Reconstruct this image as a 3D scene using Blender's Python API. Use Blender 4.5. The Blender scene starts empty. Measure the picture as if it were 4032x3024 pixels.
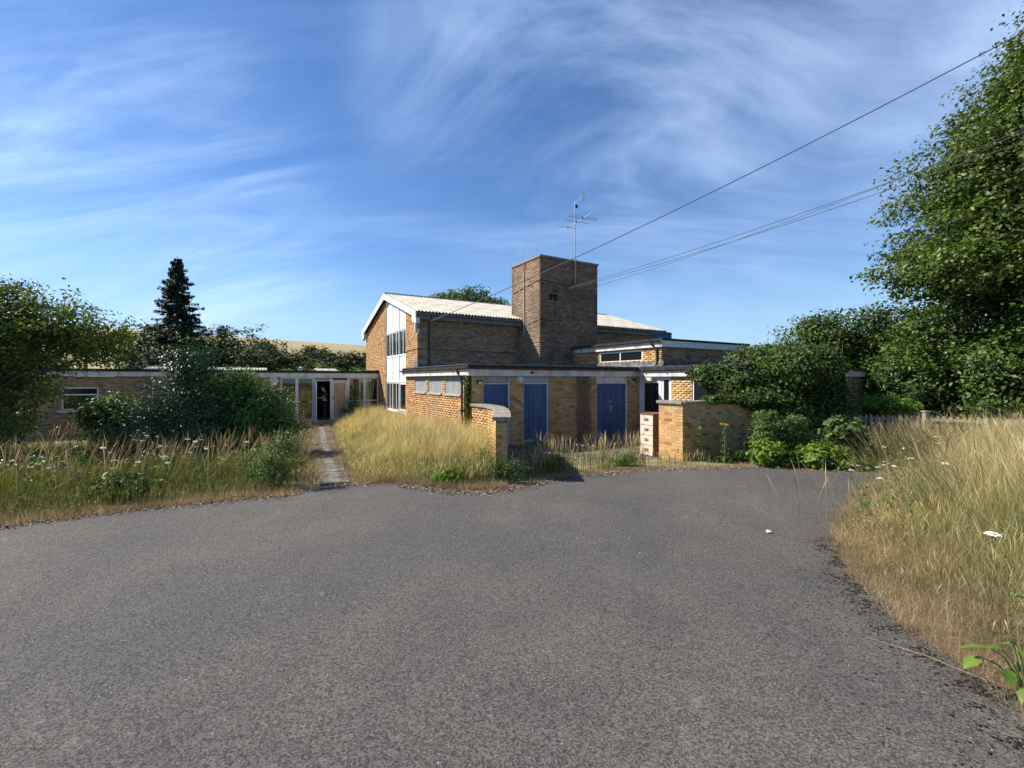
import bpy, math, random
import numpy as np
from mathutils import Vector, Matrix, noise
random.seed(7); rng = np.random.default_rng(7)
S = bpy.context.scene; COL = S.collection
R = math.radians

# ---------------------------------------------------------------- camera, sky, sun, exposure
EYE = 2.13
cam = bpy.data.cameras.new("camera"); co = bpy.data.objects.new("camera", cam); COL.objects.link(co)
co.location = (0, 0, EYE); co.rotation_euler = (R(90), 0, 0)
cam.sensor_width = 36; cam.lens = 36*1780/4032; cam.shift_y = -16/4032
cam.clip_start = .05; cam.clip_end = 4000
S.camera = co
SUN = Vector((-.98, .2, math.tan(R(40))*1.0)).normalized()
w = bpy.data.worlds.new("World"); S.world = w; w.use_nodes = True
nt = w.node_tree; nt.nodes.clear()
def N(t, **k):
    n = nt.nodes.new(t)
    for a, b in k.items(): setattr(n, a, b)
    return n
sky = N('ShaderNodeTexSky', sky_type='NISHITA', sun_disc=False, sun_elevation=R(40), sun_rotation=math.atan2(-.98, .2) % (2*math.pi))
sky.altitude = 100; sky.air_density = .85; sky.dust_density = .05; sky.ozone_density = 2.0
tc = N('ShaderNodeTexCoord'); sep = N('ShaderNodeSeparateXYZ'); nt.links.new(tc.outputs['Generated'], sep.inputs[0])
def mth(op, a, b=None, c=None):
    m = N('ShaderNodeMath', operation=op)
    for i, v in enumerate((a, b, c)):
        if v is None: continue
        if isinstance(v, (int, float)): m.inputs[i].default_value = v
        else: nt.links.new(v, m.inputs[i])
    return m.outputs[0]
zz = mth('ADD', mth('MAXIMUM', sep.outputs[2], 0), .12)
cx_, cy_ = mth('DIVIDE', sep.outputs[0], zz), mth('DIVIDE', sep.outputs[1], zz)
zz2 = mth('ADD', mth('MAXIMUM', sep.outputs[2], 0), .5)
dx_, dy_ = mth('DIVIDE', sep.outputs[0], zz2), mth('DIVIDE', sep.outputs[1], zz2)
def region(d, lo, hi):      # how near a direction of the sky is to the middle of a cloud bank
    v = N('ShaderNodeVectorMath', operation='DOT_PRODUCT'); nt.links.new(tc.outputs['Generated'], v.inputs[0]); v.inputs[1].default_value = Vector(d).normalized()
    mr = N('ShaderNodeMapRange', interpolation_type='SMOOTHSTEP'); mr.inputs[1].default_value = lo; mr.inputs[2].default_value = hi; nt.links.new(v.outputs['Value'], mr.inputs[0]); return mr.outputs[0]
def cloud(rot, sx, sy, off, scale, lo, hi, detail=6, dist=.6, high=False):
    cb = N('ShaderNodeCombineXYZ'); nt.links.new(dx_ if high else cx_, cb.inputs[0]); nt.links.new(dy_ if high else cy_, cb.inputs[1])
    mp = N('ShaderNodeMapping'); mp.inputs['Rotation'].default_value = (0, 0, R(rot)); mp.inputs['Scale'].default_value = (sx, sy, 1); mp.inputs['Location'].default_value = off; det_r = .60 if detail > 8 else .5
    nt.links.new(cb.outputs[0], mp.inputs[0])
    nz = N('ShaderNodeTexNoise'); nz.inputs['Scale'].default_value = scale; nz.inputs['Detail'].default_value = detail; nz.inputs['Distortion'].default_value = dist; nz.inputs['Roughness'].default_value = det_r
    nt.links.new(mp.outputs[0], nz.inputs[0])
    mr = N('ShaderNodeMapRange', interpolation_type='SMOOTHSTEP'); mr.inputs[1].default_value = lo; mr.inputs[2].default_value = hi
    nt.links.new(nz.outputs[0], mr.inputs[0]); return mr.outputs[0]
veil = cloud(35, .9, 1.3, (1.15, 4.6, 0), 1.6, .34, .82, 10, 1.0, True)   # the soft high bank
wisp = cloud(-30, .45, 2.0, (2.7, 7.2, 0), 2.1, .38, .80, 14, .9, True)    # fibrous cirrus
low = cloud(-8, .30, 1.3, (4.1, 2.9, 0), 1.0, .44, .82, 9, .5)
bank = mth('MAXIMUM', region((.35, 1, .85), .86, .995), mth('MULTIPLY', region((.05, 1, .62), .93, 1.0), .9))
bank = mth('MAXIMUM', bank, mth('MULTIPLY', region((.42, 1, .40), .955, 1.0), .6))
bank = mth('MAXIMUM', bank, mth('MULTIPLY', region((1.1, 1, .62), .955, .998), .9))
left = mth('MAXIMUM', region((-1.15, 1, .38), .87, 1.0), mth('MULTIPLY', region((-.75, 1, .30), .95, 1.0), .7))
ctot = mth('ADD', mth('MULTIPLY', mth('MULTIPLY', veil, bank), .72), mth('MULTIPLY', mth('MULTIPLY', wisp, mth('ADD', left, .12)), .75))
ctot = mth('MINIMUM', mth('ADD', ctot, mth('MULTIPLY', low, .22)), .75)
mix = N('ShaderNodeMix', data_type='RGBA'); nt.links.new(ctot, mix.inputs['Factor'])
hs_ = N('ShaderNodeHueSaturation'); hs_.inputs['Hue'].default_value = .506; hs_.inputs['Saturation'].default_value = 1.20; nt.links.new(sky.outputs[0], hs_.inputs['Color']); 
lowband = N('ShaderNodeMapRange', interpolation_type='SMOOTHSTEP'); lowband.inputs[1].default_value = .0; lowband.inputs[2].default_value = .26; lowband.inputs[3].default_value = .90; lowband.inputs[4].default_value = 0; nt.links.new(sep.outputs[2], lowband.inputs[0])
mixh = N('ShaderNodeMix', data_type='RGBA'); nt.links.new(lowband.outputs[0], mixh.inputs['Factor']); nt.links.new(hs_.outputs[0], mixh.inputs[6]); mixh.inputs[7].default_value = (2.5, 4.0, 5.6, 1)
nt.links.new(mixh.outputs[2], mix.inputs[6]); mix.inputs[7].default_value = (5.0, 6.5, 9.0, 1)
bg = N('ShaderNodeBackground'); bg.inputs[1].default_value = .096; nt.links.new(mix.outputs[2], bg.inputs[0])
wo = N('ShaderNodeOutputWorld'); nt.links.new(bg.outputs[0], wo.inputs[0])
sl = bpy.data.lights.new("sun", 'SUN'); sl.energy = 5.0; sl.angle = R(.5); sl.color = (1, .93, .82)
so = bpy.data.objects.new("sun", sl); COL.objects.link(so); so.rotation_euler = SUN.to_track_quat('Z', 'Y').to_euler(); so.location = (-20, 5, 30)
S.view_settings.view_transform = 'Standard'; S.view_settings.look = 'None'; S.view_settings.exposure = .78; S.view_settings.gamma = 1
S.view_settings.use_curve_mapping = False
S.render.engine = 'CYCLES'

# ---------------------------------------------------------------- materials
def mat(name, c1, c2=None, scale=6, rough=.8, bump=0., bscale=60, metal=0, spec=.3, c3=None, trans=0, lo=.35, hi=.65, stretch=(1, 1, 1), detail=5):
    m = bpy.data.materials.new(name); m.use_nodes = True; t = m.node_tree; b = t.nodes['Principled BSDF']
    b.inputs['Roughness'].default_value = rough; b.inputs['Metallic'].default_value = metal; b.inputs['Specular IOR Level'].default_value = spec
    L = t.links.new
    g = t.nodes.new('ShaderNodeTexCoord'); mp = t.nodes.new('ShaderNodeMapping'); mp.inputs['Scale'].default_value = stretch; L(g.outputs['Object'], mp.inputs[0])
    if c2 is None: b.inputs['Base Color'].default_value = (*c1, 1)
    else:
        n = t.nodes.new('ShaderNodeTexNoise'); n.inputs['Scale'].default_value = scale; n.inputs['Detail'].default_value = detail; L(mp.outputs[0], n.inputs[0])
        r = t.nodes.new('ShaderNodeValToRGB'); r.color_ramp.elements[0].position = lo; r.color_ramp.elements[1].position = hi
        r.color_ramp.elements[0].color = (*c1, 1); r.color_ramp.elements[1].color = (*c2, 1)
        if c3: e = r.color_ramp.elements.new((lo+hi)/2); e.color = (*c3, 1)
        L(n.outputs[0], r.inputs[0]); L(r.outputs[0], b.inputs['Base Color'])
    if bump:
        n2 = t.nodes.new('ShaderNodeTexNoise'); n2.inputs['Scale'].default_value = bscale; n2.inputs['Detail'].default_value = 6; L(mp.outputs[0], n2.inputs[0])
        bp = t.nodes.new('ShaderNodeBump'); bp.inputs['Strength'].default_value = bump; bp.inputs['Distance'].default_value = .01; L(n2.outputs[0], bp.inputs['Height']); L(bp.outputs[0], b.inputs['Normal'])
    return m

def island_mat(name, cols, rough=.85, trans=0., grad=None, spec=.2, grime=None, stain=False, clump=0, tcol=None):
    """colour picked per loose piece; grad=(attribute, end colours, start, end) blends along a blade"""
    m = bpy.data.materials.new(name); m.use_nodes = True; t = m.node_tree; b = t.nodes['Principled BSDF']; L = t.links.new
    b.inputs['Roughness'].default_value = rough; b.inputs['Specular IOR Level'].default_value = spec
    g = t.nodes.new('ShaderNodeNewGeometry'); oi = t.nodes.new('ShaderNodeObjectInfo')
    a = t.nodes.new('ShaderNodeMath'); a.operation = 'ADD'; L(g.outputs['Random Per Island'], a.inputs[0]); L(oi.outputs['Random'], a.inputs[1])
    f = t.nodes.new('ShaderNodeMath'); f.operation = 'FRACT'; L(a.outputs[0], f.inputs[0])
    def ramp(cs, src):
        r = t.nodes.new('ShaderNodeValToRGB'); el = r.color_ramp.elements
        while len(el) < len(cs): el.new(.5)
        for i, c in enumerate(cs): el[i].position = i/(len(cs)-1) if len(cs) > 1 else 0; el[i].color = (*c, 1)
        L(src, r.inputs[0]); return r.outputs[0]
    col = ramp(cols, f.outputs[0])
    def mixc(fac, c0, c1, mode='MIX'):
        x = t.nodes.new('ShaderNodeMix'); x.data_type = 'RGBA'; x.blend_type = mode
        for s_, v in ((0, fac), (6, c0), (7, c1)):
            if isinstance(v, (int, float)): x.inputs[s_].default_value = v
            elif isinstance(v, tuple): x.inputs[s_].default_value = (*v, 1)
            else: L(v, x.inputs[s_])
        return x.outputs[2]
    if grad:
        at = t.nodes.new('ShaderNodeAttribute'); at.attribute_name = grad[0]
        mr = t.nodes.new('ShaderNodeMapRange'); mr.inputs[1].default_value = grad[2]; mr.inputs[2].default_value = grad[3]; L(at.outputs['Fac'], mr.inputs[0])
        col = mixc(mr.outputs[0], col, ramp(grad[1], f.outputs[0]))
    if grime:
        n = t.nodes.new('ShaderNodeTexNoise'); n.inputs['Scale'].default_value = grime[1]; n.inputs['Detail'].default_value = 5; L(g.outputs['Position'], n.inputs[0])
        mr = t.nodes.new('ShaderNodeMapRange'); mr.inputs[1].default_value = .45; mr.inputs[2].default_value = .72; mr.inputs[4].default_value = grime[2]; L(n.outputs[0], mr.inputs[0])
        col = mixc(mr.outputs[0], col, grime[0])
        n3 = t.nodes.new('ShaderNodeTexNoise'); n3.inputs['Scale'].default_value = 90; n3.inputs['Detail'].default_value = 4; L(g.outputs['Position'], n3.inputs[0])
        bp = t.nodes.new('ShaderNodeBump'); bp.inputs['Strength'].default_value = .5; bp.inputs['Distance'].default_value = .006; L(n3.outputs[0], bp.inputs['Height']); L(bp.outputs[0], b.inputs['Normal'])
        mr3 = t.nodes.new('ShaderNodeMapRange'); mr3.inputs[1].default_value = .3; mr3.inputs[2].default_value = .7; mr3.inputs[3].default_value = .75; mr3.inputs[4].default_value = 1.2; L(n3.outputs[0], mr3.inputs[0])
        cb = t.nodes.new('ShaderNodeCombineColor')
        for i in range(3): L(mr3.outputs[0], cb.inputs[i])
        col = mixc(1., col, cb.outputs[0], 'MULTIPLY')
    if clump:
        nq = t.nodes.new('ShaderNodeTexNoise'); nq.inputs['Scale'].default_value = clump; nq.inputs['Detail'].default_value = 3; L(g.outputs['Position'], nq.inputs[0])
        rq = t.nodes.new('ShaderNodeValToRGB'); rq.color_ramp.elements[0].position = .36; rq.color_ramp.elements[1].position = .64; rq.color_ramp.elements[0].color = (.64, .68, .62, 1); rq.color_ramp.elements[1].color = (1.22, 1.18, 1.12, 1) if 'grass' in name else (1.30, 1.30, 1.0, 1); L(nq.outputs[0], rq.inputs[0])
        col = mixc(1., col, rq.outputs[0], 'MULTIPLY')
    if stain:   # soot-black water run below the overflow on the yard wall
        vd = t.nodes.new('ShaderNodeVectorMath'); vd.operation = 'SUBTRACT'; L(g.outputs['Position'], vd.inputs[0]); vd.inputs[1].default_value = (-1.18, 13.25, 0)
        du = t.nodes.new('ShaderNodeVectorMath'); du.operation = 'DOT_PRODUCT'; L(vd.outputs[0], du.inputs[0]); du.inputs[1].default_value = (.859, .512, 0)
        dv = t.nodes.new('ShaderNodeVectorMath'); dv.operation = 'DOT_PRODUCT'; L(vd.outputs[0], dv.inputs[0]); dv.inputs[1].default_value = (-.512, .859, 0)
        nn = t.nodes.new('ShaderNodeTexNoise'); nn.inputs['Scale'].default_value = 3; L(g.outputs['Position'], nn.inputs[0])
        def mm(op, p, q):
            x = t.nodes.new('ShaderNodeMath'); x.operation = op
            for i, v in enumerate((p, q)):
                if isinstance(v, (int, float)): x.inputs[i].default_value = v
                else: L(v, x.inputs[i])
            return x.outputs[0]
        d = mm('ABSOLUTE', mm('ADD', mm('SUBTRACT', du.outputs['Value'], 4.2), mm('MULTIPLY', mm('SUBTRACT', nn.outputs[0], .5), .35)), 0)
        mr = t.nodes.new('ShaderNodeMapRange'); mr.interpolation_type = 'SMOOTHSTEP'; mr.inputs[1].default_value = .22; mr.inputs[2].default_value = .42; mr.inputs[3].default_value = .85; mr.inputs[4].default_value = 0; L(d, mr.inputs[0])
        vv = t.nodes.new('ShaderNodeMapRange'); vv.inputs[1].default_value = .15; vv.inputs[2].default_value = .3; vv.inputs[3].default_value = 1; vv.inputs[4].default_value = 0; L(dv.outputs['Value'], vv.inputs[0])
        vv2 = t.nodes.new('ShaderNodeMapRange'); vv2.inputs[1].default_value = -.3; vv2.inputs[2].default_value = -.15; L(dv.outputs['Value'], vv2.inputs[0])
        col = mixc(mm('MULTIPLY', mm('MULTIPLY', mr.outputs[0], vv.outputs[0]), vv2.outputs[0]), col, (.085, .065, .055))
    L(col, b.inputs['Base Color'])
    if trans:
        tr = t.nodes.new('ShaderNodeBsdfTranslucent'); ms = t.nodes.new('ShaderNodeMixShader'); ms.inputs[0].default_value = trans
        out = t.nodes['Material Output']
        tc2 = mixc(1., col, tcol or (1.3, 1.35, .6), 'MULTIPLY'); L(tc2, tr.inputs[0])
        L(b.outputs[0], ms.inputs[1]); L(tr.outputs[0], ms.inputs[2]); L(ms.outputs[0], out.inputs[0])
    return m

BR_Y = island_mat('buff_brick', [(.62, .38, .14), (.50, .27, .09), (.66, .45, .20), (.38, .17, .06), (.60, .39, .17), (.48, .31, .14), (.56, .34, .12), (.30, .12, .045), (.66, .46, .22)], grime=((.30, .24, .17), 1.1, .45), stain=True)
BR_O = island_mat('sunlit_orange_brick', [(.58, .31, .105), (.42, .20, .07), (.62, .38, .15), (.32, .14, .05), (.52, .28, .10), (.25, .10, .04), (.54, .33, .13)], grime=((.26, .19, .13), .9, .4))  # brick of the sunlit faces, their sunlight put into the orange colour
BR_D = island_mat('brown_brick', [(0.325, 0.195, 0.111), (0.221, 0.130, 0.078), (0.390, 0.260, 0.150), (0.169, 0.098, 0.065), (0.312, 0.202, 0.124), (0.143, 0.091, 0.065), (0.364, 0.247, 0.156)], grime=((.085, .07, .06), 1.0, .85))
BR_H = island_mat('shaded_side_brick', [(0.442, 0.286, 0.156), (0.299, 0.156, 0.085), (0.494, 0.351, 0.208), (0.390, 0.260, 0.156), (0.221, 0.111, 0.072), (0.468, 0.325, 0.182), (0.429, 0.299, 0.182)], grime=((.15, .13, .10), .8, .55))  # brick of the faces turned from the sun, shade put into the colour
MORT = mat('mortar', (.34, .27, .18), (.44, .36, .25), 8, .95, .5, 120)
MORTD = mat('shaded_side_mortar', (.24, .20, .15), (.34, .28, .21), 5, .95, .5, 120)  # darker mortar copy for shaded faces, shade painted in
MORTS = mat('sunlit_side_mortar', (.48, .39, .27), (.68, .58, .42), 8, .95, .5, 120)  # paler mortar copy for sunlit faces, sunlight painted in
WHITE = mat('white_paint', (.74, .74, .72), (.60, .59, .55), 7, .5, .15, 30, lo=.5, hi=.8)
WHITED = mat('weathered_white_paint', (.62, .62, .59), (.36, .35, .32), 4, .7, .2, 30, lo=.45, hi=.75, stretch=(1, 1, .3))
PANEL = mat('white_cladding', (.80, .80, .79), (.55, .56, .56), 3.2, .6, .1, 30, lo=.52, hi=.85, stretch=(2, 2, .35))
PLAS = mat('white_plastic', (.72, .73, .72), (.6, .6, .58), 10, .35, 0)
BLUE = mat('blue_paint', (.022, .080, .185), (.060, .125, .225), 4, .5, .2, 40, stretch=(2, 2, .3))
GREYB = mat('grey_board', (.20, .215, .23), (.28, .29, .30), 4, .8, .1, 20, stretch=(1, 1, .5))
CONC = mat('concrete', (.30, .28, .25), (.45, .42, .37), 9, .9, .6, 60, c3=(.36, .34, .30))
COPE = mat('coping_concrete', (.16, .145, .12), (.36, .33, .28), 12, .95, .8, 50, c3=(.27, .24, .2))
FELT = mat('roof_felt', (.012, .012, .013), (.04, .04, .04), 6, .9, .5, 40)
LEAD = mat('lead_flashing', (.07, .075, .085), (.20, .21, .22), 7, .55, .4, 20)
GUTB = mat('brown_gutter', (.055, .028, .022), (.10, .06, .05), 6, .5, 0)
GUTG = mat('grey_gutter', (.13, .13, .125), (.22, .22, .21), 6, .6, .2, 30)
CORR = mat('fibre_cement', (.56, .53, .46), (.27, .25, .21), 2.2, .9, .5, 70, c3=(.42, .40, .34), stretch=(2.6, .35, 1), lo=.32, hi=.70)
CORRD = mat('roof_edge_dark', (.05, .05, .045))
METAL = mat('galvanised', (.30, .31, .31), (.45, .45, .44), 20, .45, 0, metal=.6)
BLACK = mat('black_plastic', (.015, .015, .016), rough=.5)
CABLE = mat('cable_black', (.02, .018, .016), rough=.6)
WIREM = mat('wire_grey', (.09, .09, .09), rough=.6)
CREAM = mat('cream_plastic', (.62, .58, .45), (.5, .46, .34), 10, .5)
TANK = mat('blue_tank', (.02, .10, .17), (.04, .14, .2), 5, .5)
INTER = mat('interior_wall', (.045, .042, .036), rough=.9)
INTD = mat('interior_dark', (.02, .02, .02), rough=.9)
PLY = mat('plywood', (.42, .27, .17), (.52, .36, .24), 6, .8, .1, 40, stretch=(1, 1, .25))
WOODG = mat('weathered_wood', (.15, .13, .105), (.30, .27, .22), 12, .9, .5, 50, stretch=(3, 3, .4))
CABIN = mat('cabinet_cream', (.66, .56, .46), (.40, .26, .18), 5, .55, .1, 30, lo=.5, hi=.78)
RUST = mat('rusty_metal', (.13, .05, .03), (.24, .12, .08), 12, .85, .4, 50)
def glassm(name, c, r=.04):
    m = mat(name, c, rough=r, spec=.75); return m
GLASS = glassm('window_glass', (.012, .015, .016)); GLASS2 = glassm('entrance_glass', (.05, .052, .04), .06)
BARK = mat('bark', (.10, .08, .06), (.18, .15, .11), 15, .95, .8, 40, stretch=(1, 1, .3))
STEMG = mat('green_stem', (.12, .17, .05), (.2, .24, .08), 20, .7)
STRAW = mat('straw_stem', (.42, .33, .17), (.30, .22, .11), 20, .8)
FLW = mat('white_petals', (.78, .78, .70), (.66, .68, .56), 60, .8)
FLY = mat('yellow_petals', (.80, .60, .02), (.62, .42, .01), 60, .8)
FLP = mat('purple_petals', (.25, .12, .42), (.17, .08, .3), 60, .8)

# ---------------------------------------------------------------- mesh helpers
def tag(o, label=None, cat=None, group=None, kind=None):
    if label: o['label'] = label
    if cat: o['category'] = cat
    if group: o['group'] = group
    if kind: o['kind'] = kind
    return o
def link(name, me, parent=None):
    o = bpy.data.objects.new(name, me); COL.objects.link(o)
    if parent: o.parent = parent
    return o
def empty(name, loc=(0, 0, 0), rz=0, **k):
    o = bpy.data.objects.new(name, None); COL.objects.link(o); o.location = loc; o.rotation_euler = (0, 0, rz); o.empty_display_size = .2
    return tag(o, **k)
def me_np(name, V, F, m, attrs=None, smooth=False):
    """V (n,3); F (m,k) same-size faces or list of such arrays"""
    V = np.asarray(V, np.float32)
    if not isinstance(F, list): F = [F]
    me = bpy.data.meshes.new(name); me.vertices.add(len(V)); me.vertices.foreach_set('co', V.ravel())
    loops = np.concatenate([f.ravel() for f in F]).astype(np.int32)
    cnt = np.concatenate([np.full(len(f), f.shape[1]) for f in F]); st = np.concatenate([[0], np.cumsum(cnt)[:-1]]).astype(np.int32)
    me.loops.add(len(loops)); me.loops.foreach_set('vertex_index', loops)
    me.polygons.add(len(cnt)); me.polygons.foreach_set('loop_start', st)
    if attrs:
        for k, v in attrs.items():
            a = me.attributes.new(k, 'FLOAT', 'POINT'); a.data.foreach_set('value', np.asarray(v, np.float32))
    me.update(calc_edges=True)
    if smooth: me.polygons.foreach_set('use_smooth', np.ones(len(cnt), bool))
    if m:
        for x in (m if isinstance(m, (list, tuple)) else [m]): me.materials.append(x)
    return me
class MB:
    def __init__(s): s.v = []; s.f = []; s.sm = []
    def add(s, vs, fs, sm=False):
        n = len(s.v); s.v += [tuple(x) for x in vs]; s.f += [tuple(i+n for i in f) for f in fs]; s.sm += [sm]*len(fs); return s
    def box(s, x0, x1, y0, y1, z0, z1):
        x0, x1 = sorted((x0, x1)); y0, y1 = sorted((y0, y1)); z0, z1 = sorted((z0, z1))
        return s.add([(x0, y0, z0), (x1, y0, z0), (x1, y1, z0), (x0, y1, z0), (x0, y0, z1), (x1, y0, z1), (x1, y1, z1), (x0, y1, z1)],
                     [(0, 3, 2, 1), (4, 5, 6, 7), (0, 1, 5, 4), (1, 2, 6, 5), (2, 3, 7, 6), (3, 0, 4, 7)])
    def obox(s, p, q, w, h, n=None):
        """box along p->q: width w (horizontal, across), height h"""
        p, q = Vector(p), Vector(q); d = (q-p).normalized(); up = Vector((0, 0, 1)) if abs(d.z) < .95 else Vector((0, 1, 0))
        a = d.cross(up).normalized()*w/2; b = a.cross(d).normalized()*h/2
        vs = [p-a-b, p+a-b, p+a+b, p-a+b, q-a-b, q+a-b, q+a+b, q-a+b]
        return s.add(vs, [(0, 1, 2, 3), (7, 6, 5, 4), (0, 4, 5, 1), (1, 5, 6, 2), (2, 6, 7, 3), (3, 7, 4, 0)])
    def prism(s, poly, ax, t0, t1):
        """poly in the plane perpendicular to ax ('x': (y,z), 'y': (x,z), 'z': (x,y))"""
        def P(p, t): return {'x': (t, p[0], p[1]), 'y': (p[0], t, p[1]), 'z': (p[0], p[1], t)}[ax]
        n = len(poly); vs = [P(p, t0) for p in poly]+[P(p, t1) for p in poly]
        return s.add(vs, [tuple(range(n))[::-1], tuple(range(n, 2*n))]+[(i, (i+1) % n, n+(i+1) % n, n+i) for i in range(n)])
    def tube(s, pts, r, n=6, caps=True):
        pts = [Vector(p) for p in pts]; rr = r if isinstance(r, (list, tuple)) else [r]*len(pts); vs = []; fs = []
        a = None
        for i, p in enumerate(pts):
            d = (pts[min(i+1, len(pts)-1)]-pts[max(i-1, 0)]).normalized()
            if a is None: a = d.orthogonal().normalized()
            else: a = (a-d*a.dot(d)).normalized()
            b = d.cross(a)
            vs += [p+(a*math.cos(2*math.pi*k/n)+b*math.sin(2*math.pi*k/n))*rr[i] for k in range(n)]
        for i in range(len(pts)-1):
            fs += [(i*n+k, i*n+(k+1) % n, (i+1)*n+(k+1) % n, (i+1)*n+k) for k in range(n)]
        s.add(vs, fs, True)
        if caps: s.add(vs[:n], [tuple(range(n))[::-1]]); s.add(vs[-n:], [tuple(range(n))])
        return s
    def lathe(s, prof, c=(0, 0, 0), n=20, ax='z'):
        vs = []
        for r, h in prof:
            for k in range(n):
                x, y = r*math.cos(2*math.pi*k/n), r*math.sin(2*math.pi*k/n)
                v = {'z': (x, y, h), 'y': (x, h, y), 'x': (h, x, y)}[ax]; vs.append((v[0]+c[0], v[1]+c[1], v[2]+c[2]))
        m = len(prof)
        s.add(vs, [(i*n+k, i*n+(k+1) % n, (i+1)*n+(k+1) % n, (i+1)*n+k) for i in range(m-1) for k in range(n)], True)
        s.add(vs[-n:], [tuple(range(n))]); s.add(vs[:n], [tuple(range(n))[::-1]]); return s
    def mesh(s, name, m):
        me = bpy.data.meshes.new(name); me.from_pydata(s.v, [], s.f); me.polygons.foreach_set('use_smooth', s.sm); me.update()
        if m:
            for x in (m if isinstance(m, (list, tuple)) else [m]): me.materials.append(x)
        return me
    def build(s, name, m, parent=None, **k): return tag(link(name, s.mesh(name, m), parent), **k)

def zg(Y): return np.interp(Y, [-25, 0, 9, 12, 14, 400], [1.3, .5, .25, .08, 0, 0])
def inpoly(X, Y, poly):
    c = np.zeros(len(X), bool); n = len(poly)
    for i in range(n):
        x0, y0 = poly[i]; x1, y1 = poly[(i+1) % n]
        k = ((y0 > Y) != (y1 > Y)) & (X < (x1-x0)*(Y-y0)/((y1-y0) if y1 != y0 else 1e-9)+x0); c ^= k
    return c

# ---------------------------------------------------------------- ground, hill, drive
ANG = math.atan2(.512, .859); A0 = (-1.18, 13.25)
def W(a, b, z=0): return Vector((A0[0]+.859*a-.512*b, A0[1]+.512*a+.859*b, z))
def hill(X, Y):
    top = np.clip(24-.068*X, 2, 70)
    t = np.clip((Y-110)/310, 0, 1); t = t*t*(3-2*t)
    return top*t*np.where(Y > 420, np.clip(1-(Y-420)/900, 0, 1), 1)
gx = np.concatenate([np.linspace(-1400, -120, 30), np.linspace(-110, -22, 23), np.linspace(-20, 20, 81), np.linspace(22, 110, 23), np.linspace(120, 1400, 30)])
gy = np.concatenate([np.linspace(-60, -5, 12), np.linspace(-4, 26, 61), np.linspace(28, 110, 22), np.linspace(120, 600, 33), np.linspace(640, 1500, 12)])
XX, YY = np.meshgrid(gx, gy); ZZ = zg(YY)+hill(XX, YY)
V = np.stack([XX.ravel(), YY.ravel(), ZZ.ravel()], 1); nx, ny = len(gx), len(gy)
i, j = np.meshgrid(np.arange(nx-1), np.arange(ny-1)); a_ = (j*nx+i).ravel()
gm = mat('dry_ground', (.17, .13, .07), (.36, .28, .15), .9, .95, .8, 40, c3=(.22, .20, .09))
t = gm.node_tree; L = t.links.new; b = t.nodes['Principled BSDF']     # far down the hill the sheet is ripe barley with a scrubby bank
ps = t.nodes.new('ShaderNodeNewGeometry'); sp = t.nodes.new('ShaderNodeSeparateXYZ'); L(ps.outputs['Position'], sp.inputs[0])
far = t.nodes.new('ShaderNodeMapRange'); far.inputs[1].default_value = 120; far.inputs[2].default_value = 170; L(sp.outputs[1], far.inputs[0])
nb = t.nodes.new('ShaderNodeTexNoise'); nb.inputs['Scale'].default_value = .012; nb.inputs['Detail'].default_value = 6
mpp = t.nodes.new('ShaderNodeMapping'); mpp.inputs['Scale'].default_value = (.35, 1.6, 1); L(ps.outputs['Position'], mpp.inputs[0]); L(mpp.outputs[0], nb.inputs[0])
rb = t.nodes.new('ShaderNodeValToRGB'); rb.color_ramp.elements[0].position = .42; rb.color_ramp.elements[1].position = .52
rb.color_ramp.elements[0].color = (.20, .19, .10, 1); rb.color_ramp.elements[1].color = (.34, .27, .13, 1); L(nb.outputs[0], rb.inputs[0])
mx = t.nodes.new('ShaderNodeMix'); mx.data_type = 'RGBA'; old = b.inputs['Base Color'].links[0].from_socket
L(far.outputs[0], mx.inputs[0]); L(old, mx.inputs[6]); L(rb.outputs[0], mx.inputs[7]); L(mx.outputs[2], b.inputs['Base Color'])
tag(link('ground', me_np('ground', V, np.stack([a_, a_+1, a_+nx+1, a_+nx], 1), gm)), kind='structure')

EDGE = [(-40, 1.0), (-16, 2.2), (-9, 4.2), (-6.07, 5.36), (-5.81, 5.64), (-5.11, 6.19), (-4.42, 6.57), (-3.49, 7.05), (-3.19, 7.62), (-2.87, 7.87), (-2.03, 8.07), (-1.64, 7.8), (-.95, 7.4), (-.35, 7.43), (.35, 7.87), (1.29, 8.74), (2.84, 9.43), (5.46, 9.9), (6.22, 9.55), (7.08, 9.29), (7.6, 9.1), (9, 8.9), (30, 8)]
ex, ey = zip(*EDGE)
def edgeY(X): return np.interp(X, ex, ey)
RB = [(7.6, 9.1), (6.7, 8.3), (5.7, 7.4), (4.68, 6.31), (3.9, 5.5), (3.41, 4.79), (3.0, 4.1), (2.82, 3.6), (2.63, 3.05), (2.6, 2.56), (2.43, 2.14), (2.3, 1.5), (2.2, .6), (2.2, -3), (2.2, -30)]
dx = np.concatenate([np.arange(-38, -10, 1.), np.arange(-10, 9.01, .12), np.arange(9.5, 30, 1.)])
rows = 44; dv = []
for X in dx:
    top = edgeY(X)+.05*math.sin(X*7)+.04*math.sin(X*17+1)
    for k in range(rows):
        s_ = k/(rows-1); y = -30+(top+30)*(1-(1-s_)**2.2); dv.append((X, y, float(zg(y))+.025+.012*math.sin(X*1.3+y)*min(1, s_*3)*0))
dv = np.array(dv); n_ = len(dx); i, j = np.meshgrid(np.arange(n_-1), np.arange(rows-1)); q = (i*rows+j).ravel()
asp = bpy.data.materials.new('asphalt'); asp.use_nodes = True; t = asp.node_tree; L = t.links.new; b = t.nodes['Principled BSDF']
b.inputs['Roughness'].default_value = .85; b.inputs['Specular IOR Level'].default_value = .35
g = t.nodes.new('ShaderNodeNewGeometry')
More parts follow.
